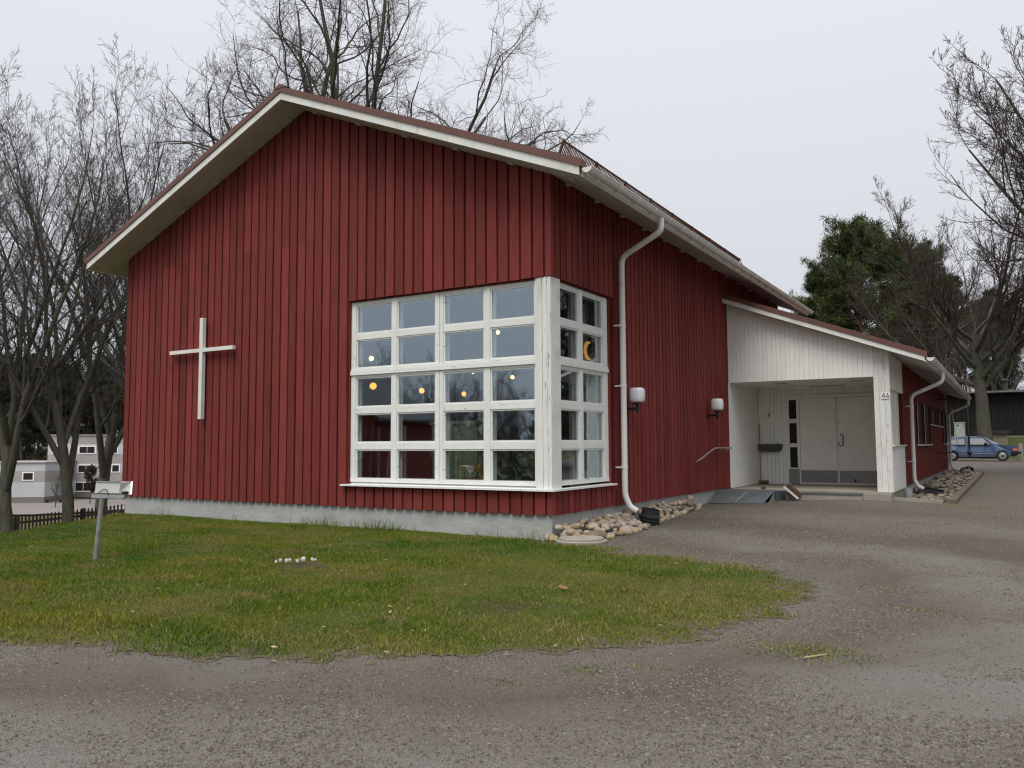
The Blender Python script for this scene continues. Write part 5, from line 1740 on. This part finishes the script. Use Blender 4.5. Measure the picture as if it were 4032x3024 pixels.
flank([(2.02, .93), (3.30, .93), (3.28, 1.31), (2.72, 1.28), (2.45, 1.19)], .008, 'window_surround', 'car_trim')
flank([(3.40, .93), (4.60, .935), (4.20, 1.325), (3.44, 1.335)], .008, 'window_surround', 'car_trim')
flank([(2.10, .955), (3.24, .955), (3.22, 1.285), (2.74, 1.255), (2.48, 1.165)], .016, 'side_window', 'car_glass')
flank([(3.45, .955), (4.46, .955), (4.16, 1.30), (3.48, 1.31)], .016, 'side_window', 'car_glass')
mb = MB()
mb.v = [(4.655, CY + .17, zc(.995)), (4.655, CY + 1.51, zc(.995)), (4.262, CY + 1.40, zc(1.345)), (4.262, CY + .28, zc(1.345))]
mb.v = [(x + .012, y, z + .012) for x, y, z in mb.v]
mb.f = [(0, 1, 2, 3)]
mb.build('windscreen', MATS['car_glass'], car)
flank([(1.56, .425), (2.20, .425), (2.20, .455), (1.56, .455)], .012, 'trim_strip', 'rim')
flank([(2.94, .425), (4.72, .425), (4.72, .455), (2.94, .455)], .012, 'trim_strip', 'rim')
flank([(2.94, .456), (4.72, .456), (4.72, .495), (2.94, .495)], .012, 'trim_strip', 'car_trim')
flank([(2.94, .255), (4.72, .255), (4.72, .42), (2.94, .42)], .006, 'sill_panel', 'car_lower')
flank([(5.46, .27), (5.78, .33), (5.84, .42), (5.46, .42)], .006, 'valance', 'car_trim')
flank([(3.365, .30), (3.375, .30), (3.375, .93), (3.365, .93)], .004, 'door_gap', 'car_trim')
flank([(4.64, .30), (4.65, .30), (4.65, .93), (4.64, .93)], .004, 'door_gap', 'car_trim')
flank([(3.42, .83), (3.58, .83), (3.58, .855), (3.42, .855)], .02, 'door_handle', 'car_trim')
MB().box(4.22, 4.36, CY - .12, CY + .05, zc(.955), zc(1.06)).build('mirror', MATS['car_trim'], car)
MB().box(5.80, 5.985, CY - .02, CY + 1.70, zc(.42), zc(.55)).build('bumper', MATS['car_trim'], car)
MB().box(5.50, 5.799, CY - .025, CY - .002, zc(.43), zc(.55)).build('bumper', MATS['car_trim'], car)
MB().box(1.36, 1.50, CY - .02, CY + 1.70, zc(.42), zc(.55)).build('bumper', MATS['car_trim'], car)
MB().box(5.60, 5.80, CY - .012, CY + .06, zc(.60), zc(.725)).build('headlight', MATS['amber'], car)
MB().box(5.801, 5.885, CY + .02, CY + .45, zc(.60), zc(.72)).build('headlight', MATS['lamp_clear'], car)
MB().box(5.801, 5.885, CY + 1.2, CY + 1.66, zc(.60), zc(.72)).build('headlight', MATS['lamp_clear'], car)
MB().box(2.0, 5.2, CY + .25, CY + 1.4, zc(.18), zc(.26)).build('underbody', MATS['car_trim'], car)
for xw in (2.57, 5.088):
    for y0_, sg_ in ((CY + .03, 1), (CY + 1.47, -1)):
        w_ = MB().lathe([(.20, 0), (.285, -.0), (.305, .03), (.305, .15), (.285, .18), (.20, .18)], (xw, y0_, zc(.305)), 28, axis='y').build('wheel', MATS['tyre'], car, smooth=True)
        if sg_ == 1:
            MB().lathe([(.03, -.012), (.10, -.010), (.185, .002), (.200, .01), (.19, .05)], (xw, y0_ - .006, zc(.305)), 24, axis='y').build('rim', MATS['rim'], w_, smooth=True)
            MB().lathe([(.065, -.006), (.06, .0)], (xw, y0_ - .016, zc(.305)), 16, axis='y').build('hub_cap', MATS['car_trim'], w_)
            for q in range(12):
                a = q * math.pi / 6
                MB().obox((xw + .150 * math.cos(a), y0_ - .012, zc(.305) + .150 * math.sin(a)), (.018, 0, 0), (0, .004, 0), (0, 0, .018)).build('rim_hole', MATS['car_trim'], w_)
tag(body, 'blue painted body with a long bonnet')

# ------------------------------------------------------------------ dark barn and small structures behind the car
BY = 58.0
barn = empty('dark_barn', (12, BY, 1.2), 'long black-stained barn with a low roof behind the car', 'barn')
bw = MB().box(-3, 34, BY, BY + 10, 1.30, 4.45).build('wall', MATS['dark_boards'], barn)
bwm = MB().box(0, .42, -.03, 0, 1.45, 4.44).mesh('board')
bwm.materials.append(MATS['dark_boards'])
for k in range(26):
    o = bpy.data.objects.new('board', bwm)
    col.objects.link(o)
    o.parent = bw
    o.location = (-.2 + k * .46, BY - .002, rnd.uniform(-.02, .02))
MB().box(-3.2, 34.2, BY - .02, BY + 9.8, .9, 1.44).build('plinth', MATS['block_stone'], barn)
rf = MB().prism([(-3.6, BY - .6, 4.46), (-3.6, BY + 10.6, 4.46), (-3.6, BY + 10.6, 4.64), (-3.6, BY + 5, 4.70), (-3.6, BY - .6, 4.60)], (38.2, 0, 0)).build('roof', MATS['dark_roof'], barn)
MB().box(-3.6, 34.6, BY - .66, BY - .62, 4.52, 4.64).build('eaves_board', MATS['grey_metal'], barn)
MB().lathe([(.17, 4.7), (.17, 5.35), (.24, 5.36), (.24, 5.46), (.05, 5.55)], (5.33, BY + .6, 0), 12).build('roof_vent', MATS['dark_roof'], rf)
e = empty('masonry_plinth', (4.9, 50.5, g1(4.9, 50.5)), 'low tan block structure with a dark slab lid under the right tree', 'plinth')
zz = g1(4.9, 50.5)
for r_ in range(4):
    for c_ in range(3):
        xx = 3.72 + c_ * .545 + (.0 if r_ % 2 else .0)
        MB().box(xx, xx + .535, 50.2, 51.3, zz - .1 + r_ * .27, zz + .155 + r_ * .27).build('block', MATS['block_stone'], e)
MB().box(3.55, 5.50, 50.0, 51.5, zz + .99, zz + 1.17).build('lid', MATS['dark_roof'], e)
e = empty('utility_cabinet', (2.9, 48.4, g1(2.9, 48.4)), 'pale green utility cabinet behind the car', 'cabinet')
cz = g1(2.9, 48.4)
MB().box(2.50, 3.10, 48.2, 48.6, cz - .1, cz + 2.02).build('box', MATS['cabinet_green'], e)
MB().box(2.53, 3.07, 48.17, 48.199, cz + .1, cz + 1.98).build('door', MATS['cabinet_green'], e)
MB().box(2.63, 2.76, 48.155, 48.169, cz + 1.84, cz + 1.90).build('label_plate', MATS['ink'], e)
MB().box(2.99, 3.05, 48.155, 48.169, cz + 1.78, cz + 1.90).build('lock', MATS['grey_metal'], e)
MB().box(2.47, 3.13, 48.15, 48.65, cz + 2.022, cz + 2.07).build('lid', MATS['cabinet_green'], e)
e = empty('stone_post', (5.98, 45.6, g1(5.98, 45.6)), 'short grey stone post behind the bonnet of the car', 'post')
MB().prism([(5.87, 45.5, g1(6, 45.6) - .1), (6.11, 45.5, g1(6, 45.6) - .1), (6.10, 45.5, g1(6, 45.6) + .98), (5.99, 45.5, g1(6, 45.6) + 1.02), (5.88, 45.5, g1(6, 45.6) + .97)], (0, .22, 0)).build('shaft', MATS['concrete'], e)
# rope hanging at the far downspout
o = MB().tube([(3.62, 25.9, 2.35), (3.63, 25.9, 2.0), (3.70, 25.9, 1.4), (3.78, 25.9, .7)], .012, 5).build('rope', MATS['white_paint'])
tag(o, 'thin pale rope hanging beside the far downspout', 'rope')

# red neighbour house behind the viewer, mirrored in the left panes
nb_ = empty('neighbour_house', (-26, -26, -2), 'red neighbour house mirrored in the lower left panes of the corner window', 'house')
nz = g1(-26, -24) - .3
MB().prism([(-36, -24, nz), (-24.2, -24, nz), (-24.2, -24, 2.5), (-30.1, -24, 5.9), (-36, -24, 2.5)], (0, -5, 0)).build('wall', MATS['red_paint'], nb_)
for sg_ in (-1, 1):
    MB().prism([(-30.1, -23.6, 6.0), (-30.1 + sg_ * 6.5, -23.6, 2.28), (-30.1 + sg_ * 6.5, -23.6, 2.44), (-30.1, -23.6, 6.18)], (0, -5.8, 0)).build('roof', MATS['dark_roof'], nb_)
for xx in (-33, -26.6):
    w_ = MB().box(xx, xx + 1.4, -23.99, -23.94, .2, 1.6).build('window', MATS['sign_white'], nb_)
    MB().box(xx + .1, xx + 1.3, -23.935, -23.93, .3, 1.5).build('pane', MATS['far_glass'], w_)

# ------------------------------------------------------------------ trees
def nrm_(v):
    return v / np.maximum(np.linalg.norm(v, axis=-1, keepdims=True), 1e-9)


def tubes_np(groups):
    """groups of (paths B,n,3 / radii B,n / sides) -> vertices, quads"""
    Vs, Fs, base = [], [], 0
    for paths, radii, sides in groups:
        Bn, n1, _ = paths.shape
        d = nrm_(np.gradient(paths, axis=1))
        md = nrm_(paths[:, -1] - paths[:, 0])
        ax = np.where(np.abs(md[:, 2:3]) < .8, np.array([[0, 0, 1.0]]), np.array([[1.0, 0, 0]]))
        ref = nrm_(np.cross(md, ax))[:, None, :]
        ref = nrm_(ref - d * (d * ref).sum(-1, keepdims=True))
        bi = np.cross(d, ref)
        a = 2 * np.pi * np.arange(sides) / sides
        ring = ref[:, :, None, :] * np.cos(a)[None, None, :, None] + bi[:, :, None, :] * np.sin(a)[None, None, :, None]
        V = paths[:, :, None, :] + ring * radii[:, :, None, None]
        idx = base + np.arange(Bn * n1 * sides).reshape(Bn, n1, sides)
        nx = np.roll(idx, -1, axis=2)
        F = np.stack([idx[:, :-1], nx[:, :-1], nx[:, 1:], idx[:, 1:]], -1).reshape(-1, 4)
        Vs.append(V.reshape(-1, 3))
        Fs.append(F)
        base += Bn * n1 * sides
    return np.concatenate(Vs), np.concatenate(Fs)


def grow(seed, start, dirs, length, radius, levels):
    r = np.random.default_rng(seed)
    P = np.array(start, float).reshape(-1, 3)
    D = nrm_(np.array(dirs, float).reshape(-1, 3))
    Ln = np.full(len(P), length, float) if np.isscalar(length) else np.array(length, float)
    Rd = np.full(len(P), radius, float) if np.isscalar(radius) else np.array(radius, float)
    out = []
    for lv in levels:
        Bn, n_ = len(P), lv['n']
        pts = [P]
        d = D
        for i in range(n_):
            d = nrm_(d + r.normal(0, lv['wig'], (Bn, 3)) + np.array([0, 0, lv['up']]))
            pts.append(pts[-1] + d * (Ln / n_)[:, None])
        paths = np.stack(pts, 1)
        tt = np.linspace(0, 1, n_ + 1)
        rad = Rd[:, None] * (1 - (1 - lv.get('tip', .35)) * tt[None] ** 1.1)
        rad = np.maximum(rad, lv.get('rmin', .004))
        out.append((paths, rad, lv['sides']))
        k = lv.get('k', 0)
        if not k: break
        t = lv['t0'] + (1 - lv['t0']) * (np.arange(k)[None] + r.random((Bn, k))) / k
        t[:, -1] = 1.0 if lv.get('end', True) else t[:, -1]
        fi = t * n_
        i0 = np.minimum(fi.astype(int), n_ - 1)
        fr_ = (fi - i0)[..., None]
        bi = np.arange(Bn)[:, None]
        st = paths[bi, i0] * (1 - fr_) + paths[bi, i0 + 1] * fr_
        ld = nrm_(paths[bi, i0 + 1] - paths[bi, i0])
        rl = rad[bi, i0] * (1 - fr_[..., 0]) + rad[bi, i0 + 1] * fr_[..., 0]
        az = r.normal(0, 1, (Bn, k, 3))
        pr = nrm_(az - ld * (az * ld).sum(-1, keepdims=True))
        an = np.radians(np.clip(r.normal(lv['ang'], lv['angs'], (Bn, k)), 8, 110))
        if lv.get('end', True): an[:, -1] *= .35
        D = nrm_(ld * np.cos(an)[..., None] + pr * np.sin(an)[..., None]).reshape(-1, 3)
        shape = lv.get('shape', lambda q: 1.1 - .55 * q)(t)
        ln = Ln[:, None] * lv['lr'] * shape * r.uniform(.65, 1.25, (Bn, k))
        P, Ln, Rd = st.reshape(-1, 3), ln.reshape(-1), np.minimum((rl * lv['rr']), rl).reshape(-1)
        if 'prune' in lv:
            kp = lv['prune'](P)
            P, D, Ln, Rd = P[kp], D[kp], Ln[kp], Rd[kp]
    return out


def tree_obj(name, groups, split, m_trunk, m_crown):
    e = empty(name, (0, 0, 0))
    V, F = tubes_np(groups[:split])
    me = np_mesh('trunk', V, F)
    me.polygons.foreach_set('use_smooth', [True] * len(me.polygons))
    link('trunk', me, MATS[m_trunk], e, local=True)
    V, F = tubes_np(groups[split:])
    link('crown', np_mesh('crown', V, F), MATS[m_crown], e, local=True)
    return e


# big many-stemmed oak behind the hall
r0 = np.random.default_rng(5)
stems = 15
az = np.arange(stems) * 2.4 + r0.normal(0, .25, stems)
sp = np.array([.85, .80, .75, .45, .70, .60, .30, .65, .45, .25, .55, .15, .4, .3, .1])
dirs = np.stack([np.cos(az) * sp, np.sin(az) * sp, np.full(stems, 1.0)], -1)
trk = grow(3, [(0, 0, -.5)], [(0, 0, 1)], 6.0, .50, [dict(n=6, wig=.04, up=.1, sides=12, tip=.40)])
ax = trk[0][0][0]
fz = np.linspace(.45, .99, stems)
st = np.stack([np.interp(fz, np.linspace(0, 1, len(ax)), ax[:, i]) for i in range(3)], -1)
g_oak = grow(42, st, dirs, r0.uniform(8.0, 11.0, stems), .5 * (1 - .6 * fz) * r0.uniform(.55, .75, stems), [
    dict(n=11, wig=.11, up=.055, sides=8, tip=.22, k=10, t0=.16, ang=44, angs=13, lr=.48, rr=.52),
    dict(n=9, wig=.21, up=.05, sides=6, tip=.22, k=8, t0=.2, ang=46, angs=16, lr=.48, rr=.48, rmin=.007),
    dict(n=7, wig=.26, up=.04, sides=4, tip=.3, k=7, t0=.15, ang=46, angs=18, lr=.50, rr=.58, rmin=.0045),
    dict(n=4, wig=.28, up=.05, sides=3, tip=.5, k=5, t0=.12, ang=46, angs=18, lr=.52, rr=.7, rmin=.0032),
    dict(n=2, wig=.25, up=.06, sides=3, tip=.5, rmin=.0026)])
oak = tree_obj('oak_tree', trk + g_oak, 3, 'bark', 'twig')

# limes: tall, ascending limbs
def lime(seed, h, sp):
    trk = grow(seed, [(0, 0, -.4)], [(0, 0, 1)], h * .42, .20, [dict(n=8, wig=.06, up=.1, sides=10, tip=.40)])
    ax = trk[0][0][0]
    r_ = np.random.default_rng(seed)
    ns = 7
    az = np.arange(ns) * 2.4 + r_.normal(0, .3, ns)
    fz = np.linspace(.30, .99, ns)
    d_ = np.stack([np.cos(az) * sp, np.sin(az) * sp, np.ones(ns)], -1)
    st = np.stack([np.interp(fz, np.linspace(0, 1, len(ax)), ax[:, i]) for i in range(3)], -1)
    rr0 = .20 * (1 - .6 * fz)
    g_ = grow(seed + 1, st, d_, (.70 - .18 * fz) * h * r_.uniform(.9, 1.1, ns), rr0 * .72, [
        dict(n=10, wig=.07, up=.045, sides=7, tip=.16, k=10, t0=.14, ang=36, angs=9, lr=.42, rr=.50),
        dict(n=6, wig=.11, up=.09, sides=5, tip=.3, k=9, t0=.12, ang=38, angs=12, lr=.42, rr=.55, rmin=.006),
        dict(n=4, wig=.14, up=.09, sides=3, tip=.4, k=6, t0=.12, ang=40, angs=14, lr=.48, rr=.65, rmin=.0048),
        dict(n=2, wig=.18, up=.08, sides=3, tip=.5, k=3, t0=.3, ang=42, angs=15, lr=.6, rr=.75, rmin=.004),
        dict(n=1, wig=.12, up=.08, sides=3, tip=.5, rmin=.0034)])
    return tree_obj('lime_tree', trk + g_, 2, 'bark', 'twig')


limeA, limeB = lime(60, 15, .50), lime(77, 15, .42)

# maple on the right: thick short trunk, long limbs sweeping up
trk = grow(9, [(0, 0, -.6)], [(0, 0, 1)], 7.0, .40, [dict(n=8, wig=.05, up=.05, sides=12, tip=.40)])
r0 = np.random.default_rng(15)
ax = trk[0][0][0]
ns = 11
az = np.arange(ns) * 2.4 + r0.normal(0, .25, ns)
el = r0.uniform(.35, 1.1, ns)
fz = np.linspace(.56, .99, ns)
d_ = np.stack([np.cos(az), np.sin(az), el], -1)
st = np.stack([np.interp(fz, np.linspace(0, 1, len(ax)), ax[:, i]) for i in range(3)], -1)
g_mp = grow(16, st, d_, r0.uniform(7.0, 10.0, ns), .4 * (1 - .6 * fz) * r0.uniform(.5, .7, ns), [
    dict(n=10, wig=.08, up=.075, sides=8, tip=.20, k=13, t0=.14, ang=40, angs=12, lr=.46, rr=.52),
    dict(n=7, wig=.11, up=.10, sides=5, tip=.28, k=10, t0=.12, ang=40, angs=12, lr=.42, rr=.52, rmin=.009),
    dict(n=5, wig=.14, up=.10, sides=4, tip=.4, k=6, t0=.12, ang=42, angs=12, lr=.46, rr=.62, rmin=.007),
    dict(n=3, wig=.14, up=.10, sides=3, tip=.6, k=4, t0=.2, ang=46, angs=12, lr=.5, rr=.75, rmin=.006),
    dict(n=1, wig=.1, up=.1, sides=3, tip=.8, rmin=.0055)])
maple = tree_obj('maple_tree', trk + g_mp, 2, 'bark', 'twig_red')


def needles(centres, size, per, seed, up=.35, w=.16):
    r = np.random.default_rng(seed)
    C_ = np.repeat(centres, per, 0)
    S_ = np.repeat(size, per)
    d_ = nrm_(r.normal(0, 1, C_.shape) + np.array([0, 0, up]))
    sd_ = nrm_(np.cross(d_, r.normal(0, 1, C_.shape)))
    L_ = (S_ * r.uniform(.6, 1.2, len(C_)))[:, None]
    o_ = C_ + r.normal(0, .35, C_.shape) * S_[:, None]
    V = np.stack([o_ - sd_ * L_ * w, o_ + sd_ * L_ * w, o_ + d_ * L_], 1).reshape(-1, 3)
    return V, np.arange(len(V)).reshape(-1, 3)


def conifer(name, seed, h, kind, m_n, dens=1.0):
    r = np.random.default_rng(seed)
    e = empty(name, (0, 0, 0))
    trk = grow(seed, [(0, 0, -.4)], [(0, 0, 1)], h, h * .016, [dict(n=8, wig=.02 if kind == 'spruce' else .05, up=.05, sides=8, tip=.15)])
    tp = trk[0][0][0]
    nb = int((70 if kind == 'spruce' else 44) * dens)
    f = (.10 + .88 * (np.arange(nb) + r.random(nb)) / nb) if kind == 'spruce' else (.36 + .63 * (np.arange(nb) + r.random(nb)) / nb)
    st = np.stack([np.interp(f * h, tp[:, 2] + .4, tp[:, i]) for i in range(3)], -1)
    az = r.random(nb) * 6.283
    if kind == 'spruce':
        ln = h * .20 * (1 - f) ** .8 + .35
        d_ = np.stack([np.cos(az), np.sin(az), -.12 + .5 * (f - .4)], -1)
    else:
        ln = h * .25 * np.clip(np.sin(np.pi * np.clip((f - .25) / .85, 0, 1)), .25, 1) * r.uniform(.6, 1.2, nb)
        d_ = np.stack([np.cos(az), np.sin(az), .15 + .6 * f], -1)
    gb = grow(seed + 1, st, d_, ln, np.full(nb, .035), [
        dict(n=5, wig=.09, up=.05, sides=4, tip=.3, k=9, t0=.25, ang=48, angs=14, lr=.45, rr=.5, rmin=.010),
        dict(n=3, wig=.14, up=.10, sides=3, tip=.5, rmin=.008)])
    V, F = tubes_np(trk + gb)
    link('trunk', np_mesh('trunk', V, F), MATS['pine_bark' if kind == 'pine' else 'bark'], e, local=True)
    tw = gb[1][0]
    cs = np.concatenate([tw[:, 1], tw[:, 2], tw[:, 3]] + ([gb[0][0][:, k] for k in (2, 3, 4)] if kind == 'spruce' else []))
    V, F = needles(cs, np.full(len(cs), .44 if kind == 'pine' else .34) * r.uniform(.7, 1.2, len(cs)), (30 if kind == 'pine' else 18), seed + 2, .45 if kind == 'pine' else -.1, .075)
    link('crown', np_mesh('crown', V, F), MATS[m_n], e, local=True)
    return e


pineA = conifer('pine_tree', 300, 16, 'pine', 'pine_needles', 2.1)
pineB = conifer('pine_tree', 340, 16, 'pine', 'pine_needles', 1.9)
spruceA = conifer('spruce_tree', 320, 17, 'spruce', 'spruce_needles')
farA = conifer('forest_tree', 360, 17, 'spruce', 'far_needles', .8)
farB = conifer('forest_tree', 380, 17, 'pine', 'far_needles', 1.0)

_used = set()


def plant(proto, x, y, sc, rz, label, cat='tree', group=None, dz=0.0):
    loc = (x, y, g1(x, y) + dz)
    if proto.name in _used:
        o = copy_tree(proto, loc, rz, sc)
        for k_ in list(o.keys()):
            if k_ in ('label', 'category', 'group'): del o[k_]
    else:
        o = proto
        _used.add(proto.name)
        o.location, o.rotation_euler, o.scale = loc, (0, 0, rz), (sc, sc, sc)
    return tag(o, label, cat, group)


plant(oak, -22.6, 17.9, 1.66, 1.9, 'huge bare many-stemmed oak rising behind the hall roof', 'tree')
G = 'bare trees left of the hall'
plant(limeA, -20.6, 3.3, 1.0, .4, 'bare lime tree with a thick mossy trunk at far left by the fence', 'tree', G)
plant(limeB, -19.6, 4.5, .95, 2.1, 'bare lime tree whose trunk forks in front of the picket fence', 'tree', G)
plant(limeB, -17.8, 6.9, .78, 4.0, 'bare tree half hidden behind the left corner of the hall', 'tree', G)
plant(limeA, -27.5, 12.5, 1.35, 3.3, 'tall bare tree behind the left eaves of the hall', 'tree', G)
plant(limeB, -33.0, 14.0, 1.5, 5.2, 'tall bare tree farther back between the left trunks and the hall', 'tree', G)
plant(limeB, -23.0, 1.6, 1.0, .9, 'bare tree at the left edge of the picture with its trunk out of view', 'tree', G)
plant(maple, 4.25, 47.6, 1.2, .7, 'big bare maple with a pale thick trunk behind the car', 'tree')
plant(maple, 10.0, 21.5, 1.0, 4.1, 'bare maple at the right edge with its trunk out of view', 'tree')
plant(limeA, 0.5, 60.0, .75, 1.0, 'slender bare tree between the pine and the maple', 'tree')
plant(limeB, 2.4, 66.0, .80, 2.0, 'bare tree behind the barn just left of the maple trunk', 'tree')
plant(limeA, 5.2, 64.0, .85, 4.0, 'bare tree behind the barn just right of the maple trunk', 'tree')
plant(pineB, 0.2, 67.0, .80, 1.3, 'dull green pine behind the slender bare tree', 'tree')
G = 'conifers behind the barn'
plant(pineA, -4.2, 60.5, 1.02, .3, 'tall green pine rising above the wing roof', 'tree', G)
plant(pineB, -7.4, 62.5, .82, 2.3, 'smaller green pine at the left of the tall one', 'tree', G)
plant(pineB, -1.6, 67.0, .98, 4.3, 'green pine partly hidden behind the bare slender tree', 'tree', G)
plant(spruceA, 1.8, 73.0, .90, .5, 'dark spruce behind the barn roof left of the maple trunk', 'tree', G)
plant(spruceA, 5.0, 72.0, .78, 2.5, 'dark spruce behind the barn roof right of the maple trunk', 'tree', G)
plant(pineA, 4.6, 79.0, .80, 3.9, 'dark pine behind the maple crown', 'tree', G)
# out of view to the right, mirrored in the side window
G = 'conifers mirrored in the side window'
for k, (x, y, s_) in enumerate(((12.5, 13, 1.0), (14.0, 19, 1.1), (12.0, 26, 1.0), (13.2, 32, 1.1), (11.5, 38, 1.0))):
    plant(spruceA, x, y, s_, k * 1.4, 'dark spruce out of view to the right, mirrored in the side window', 'tree', G)
# behind the viewer, mirrored in the front window
G = 'bare trees mirrored in the front window'
for k in range(11):
    kk, D_ = .57 + k * .036, 56 + 7 * (k % 3)
    plant((limeA, limeB)[k % 2], 5.5 - kk * D_, 10.4 - D_, .72 + .03 * k, k * 1.1, 'bare tree behind the viewer, mirrored in the front window', 'tree', G)
G = 'dark bushy conifers mirrored in the front window'
for k in range(14):
    kk, D_ = .50 + k * .034, 76 + 6 * (k % 2)
    plant(farA, 5.5 - kk * D_, 10.4 - D_, .46 + .06 * (k % 3), k, 'low dark conifer behind the viewer, mirrored in the front window', 'tree', G)
# wooded slope far behind the apartment block
G = 'trees of the wooded slope behind the apartment block'
for k in range(26):
    u = -60 + k * 26 + rnd.uniform(-10, 10)
    p = at(u, 1700, 132 + (k % 3) * 12)
    zt = p.z
    o = plant((farA, farB)[k % 2], p.x, p.y, (.95 + .25 * rnd.random()) * (1 + .1 * (k % 3)), k * .9, 'dull dark tree on the far wooded slope beyond the apartment block', 'tree', G)
# low bare bushes by the street and the fence
G = 'bare bushes by the street'
for k, (x, y, s_) in enumerate(((-22.6, 2.2, .16), (-24.2, 1.9, .20))):
    plant(limeA, x, y, s_, k * 2.0, 'low tangled bare bush at the lower left by the trunk' if k == 0 else 'low bare bush at the very left edge', 'bush', G)
pb_ = at(520 * .42194, 1600 + 880 * .42194, 90)
plant(limeB, pb_.x, pb_.y, .30, .4, 'small bare tree in front of the apartment block wall', 'tree')
pb_ = at(840 * .42194, 1600 + 840 * .42194, 96)
plant(farB, pb_.x, pb_.y, .26, .4, 'small dark conifer in front of the apartment block window', 'tree')
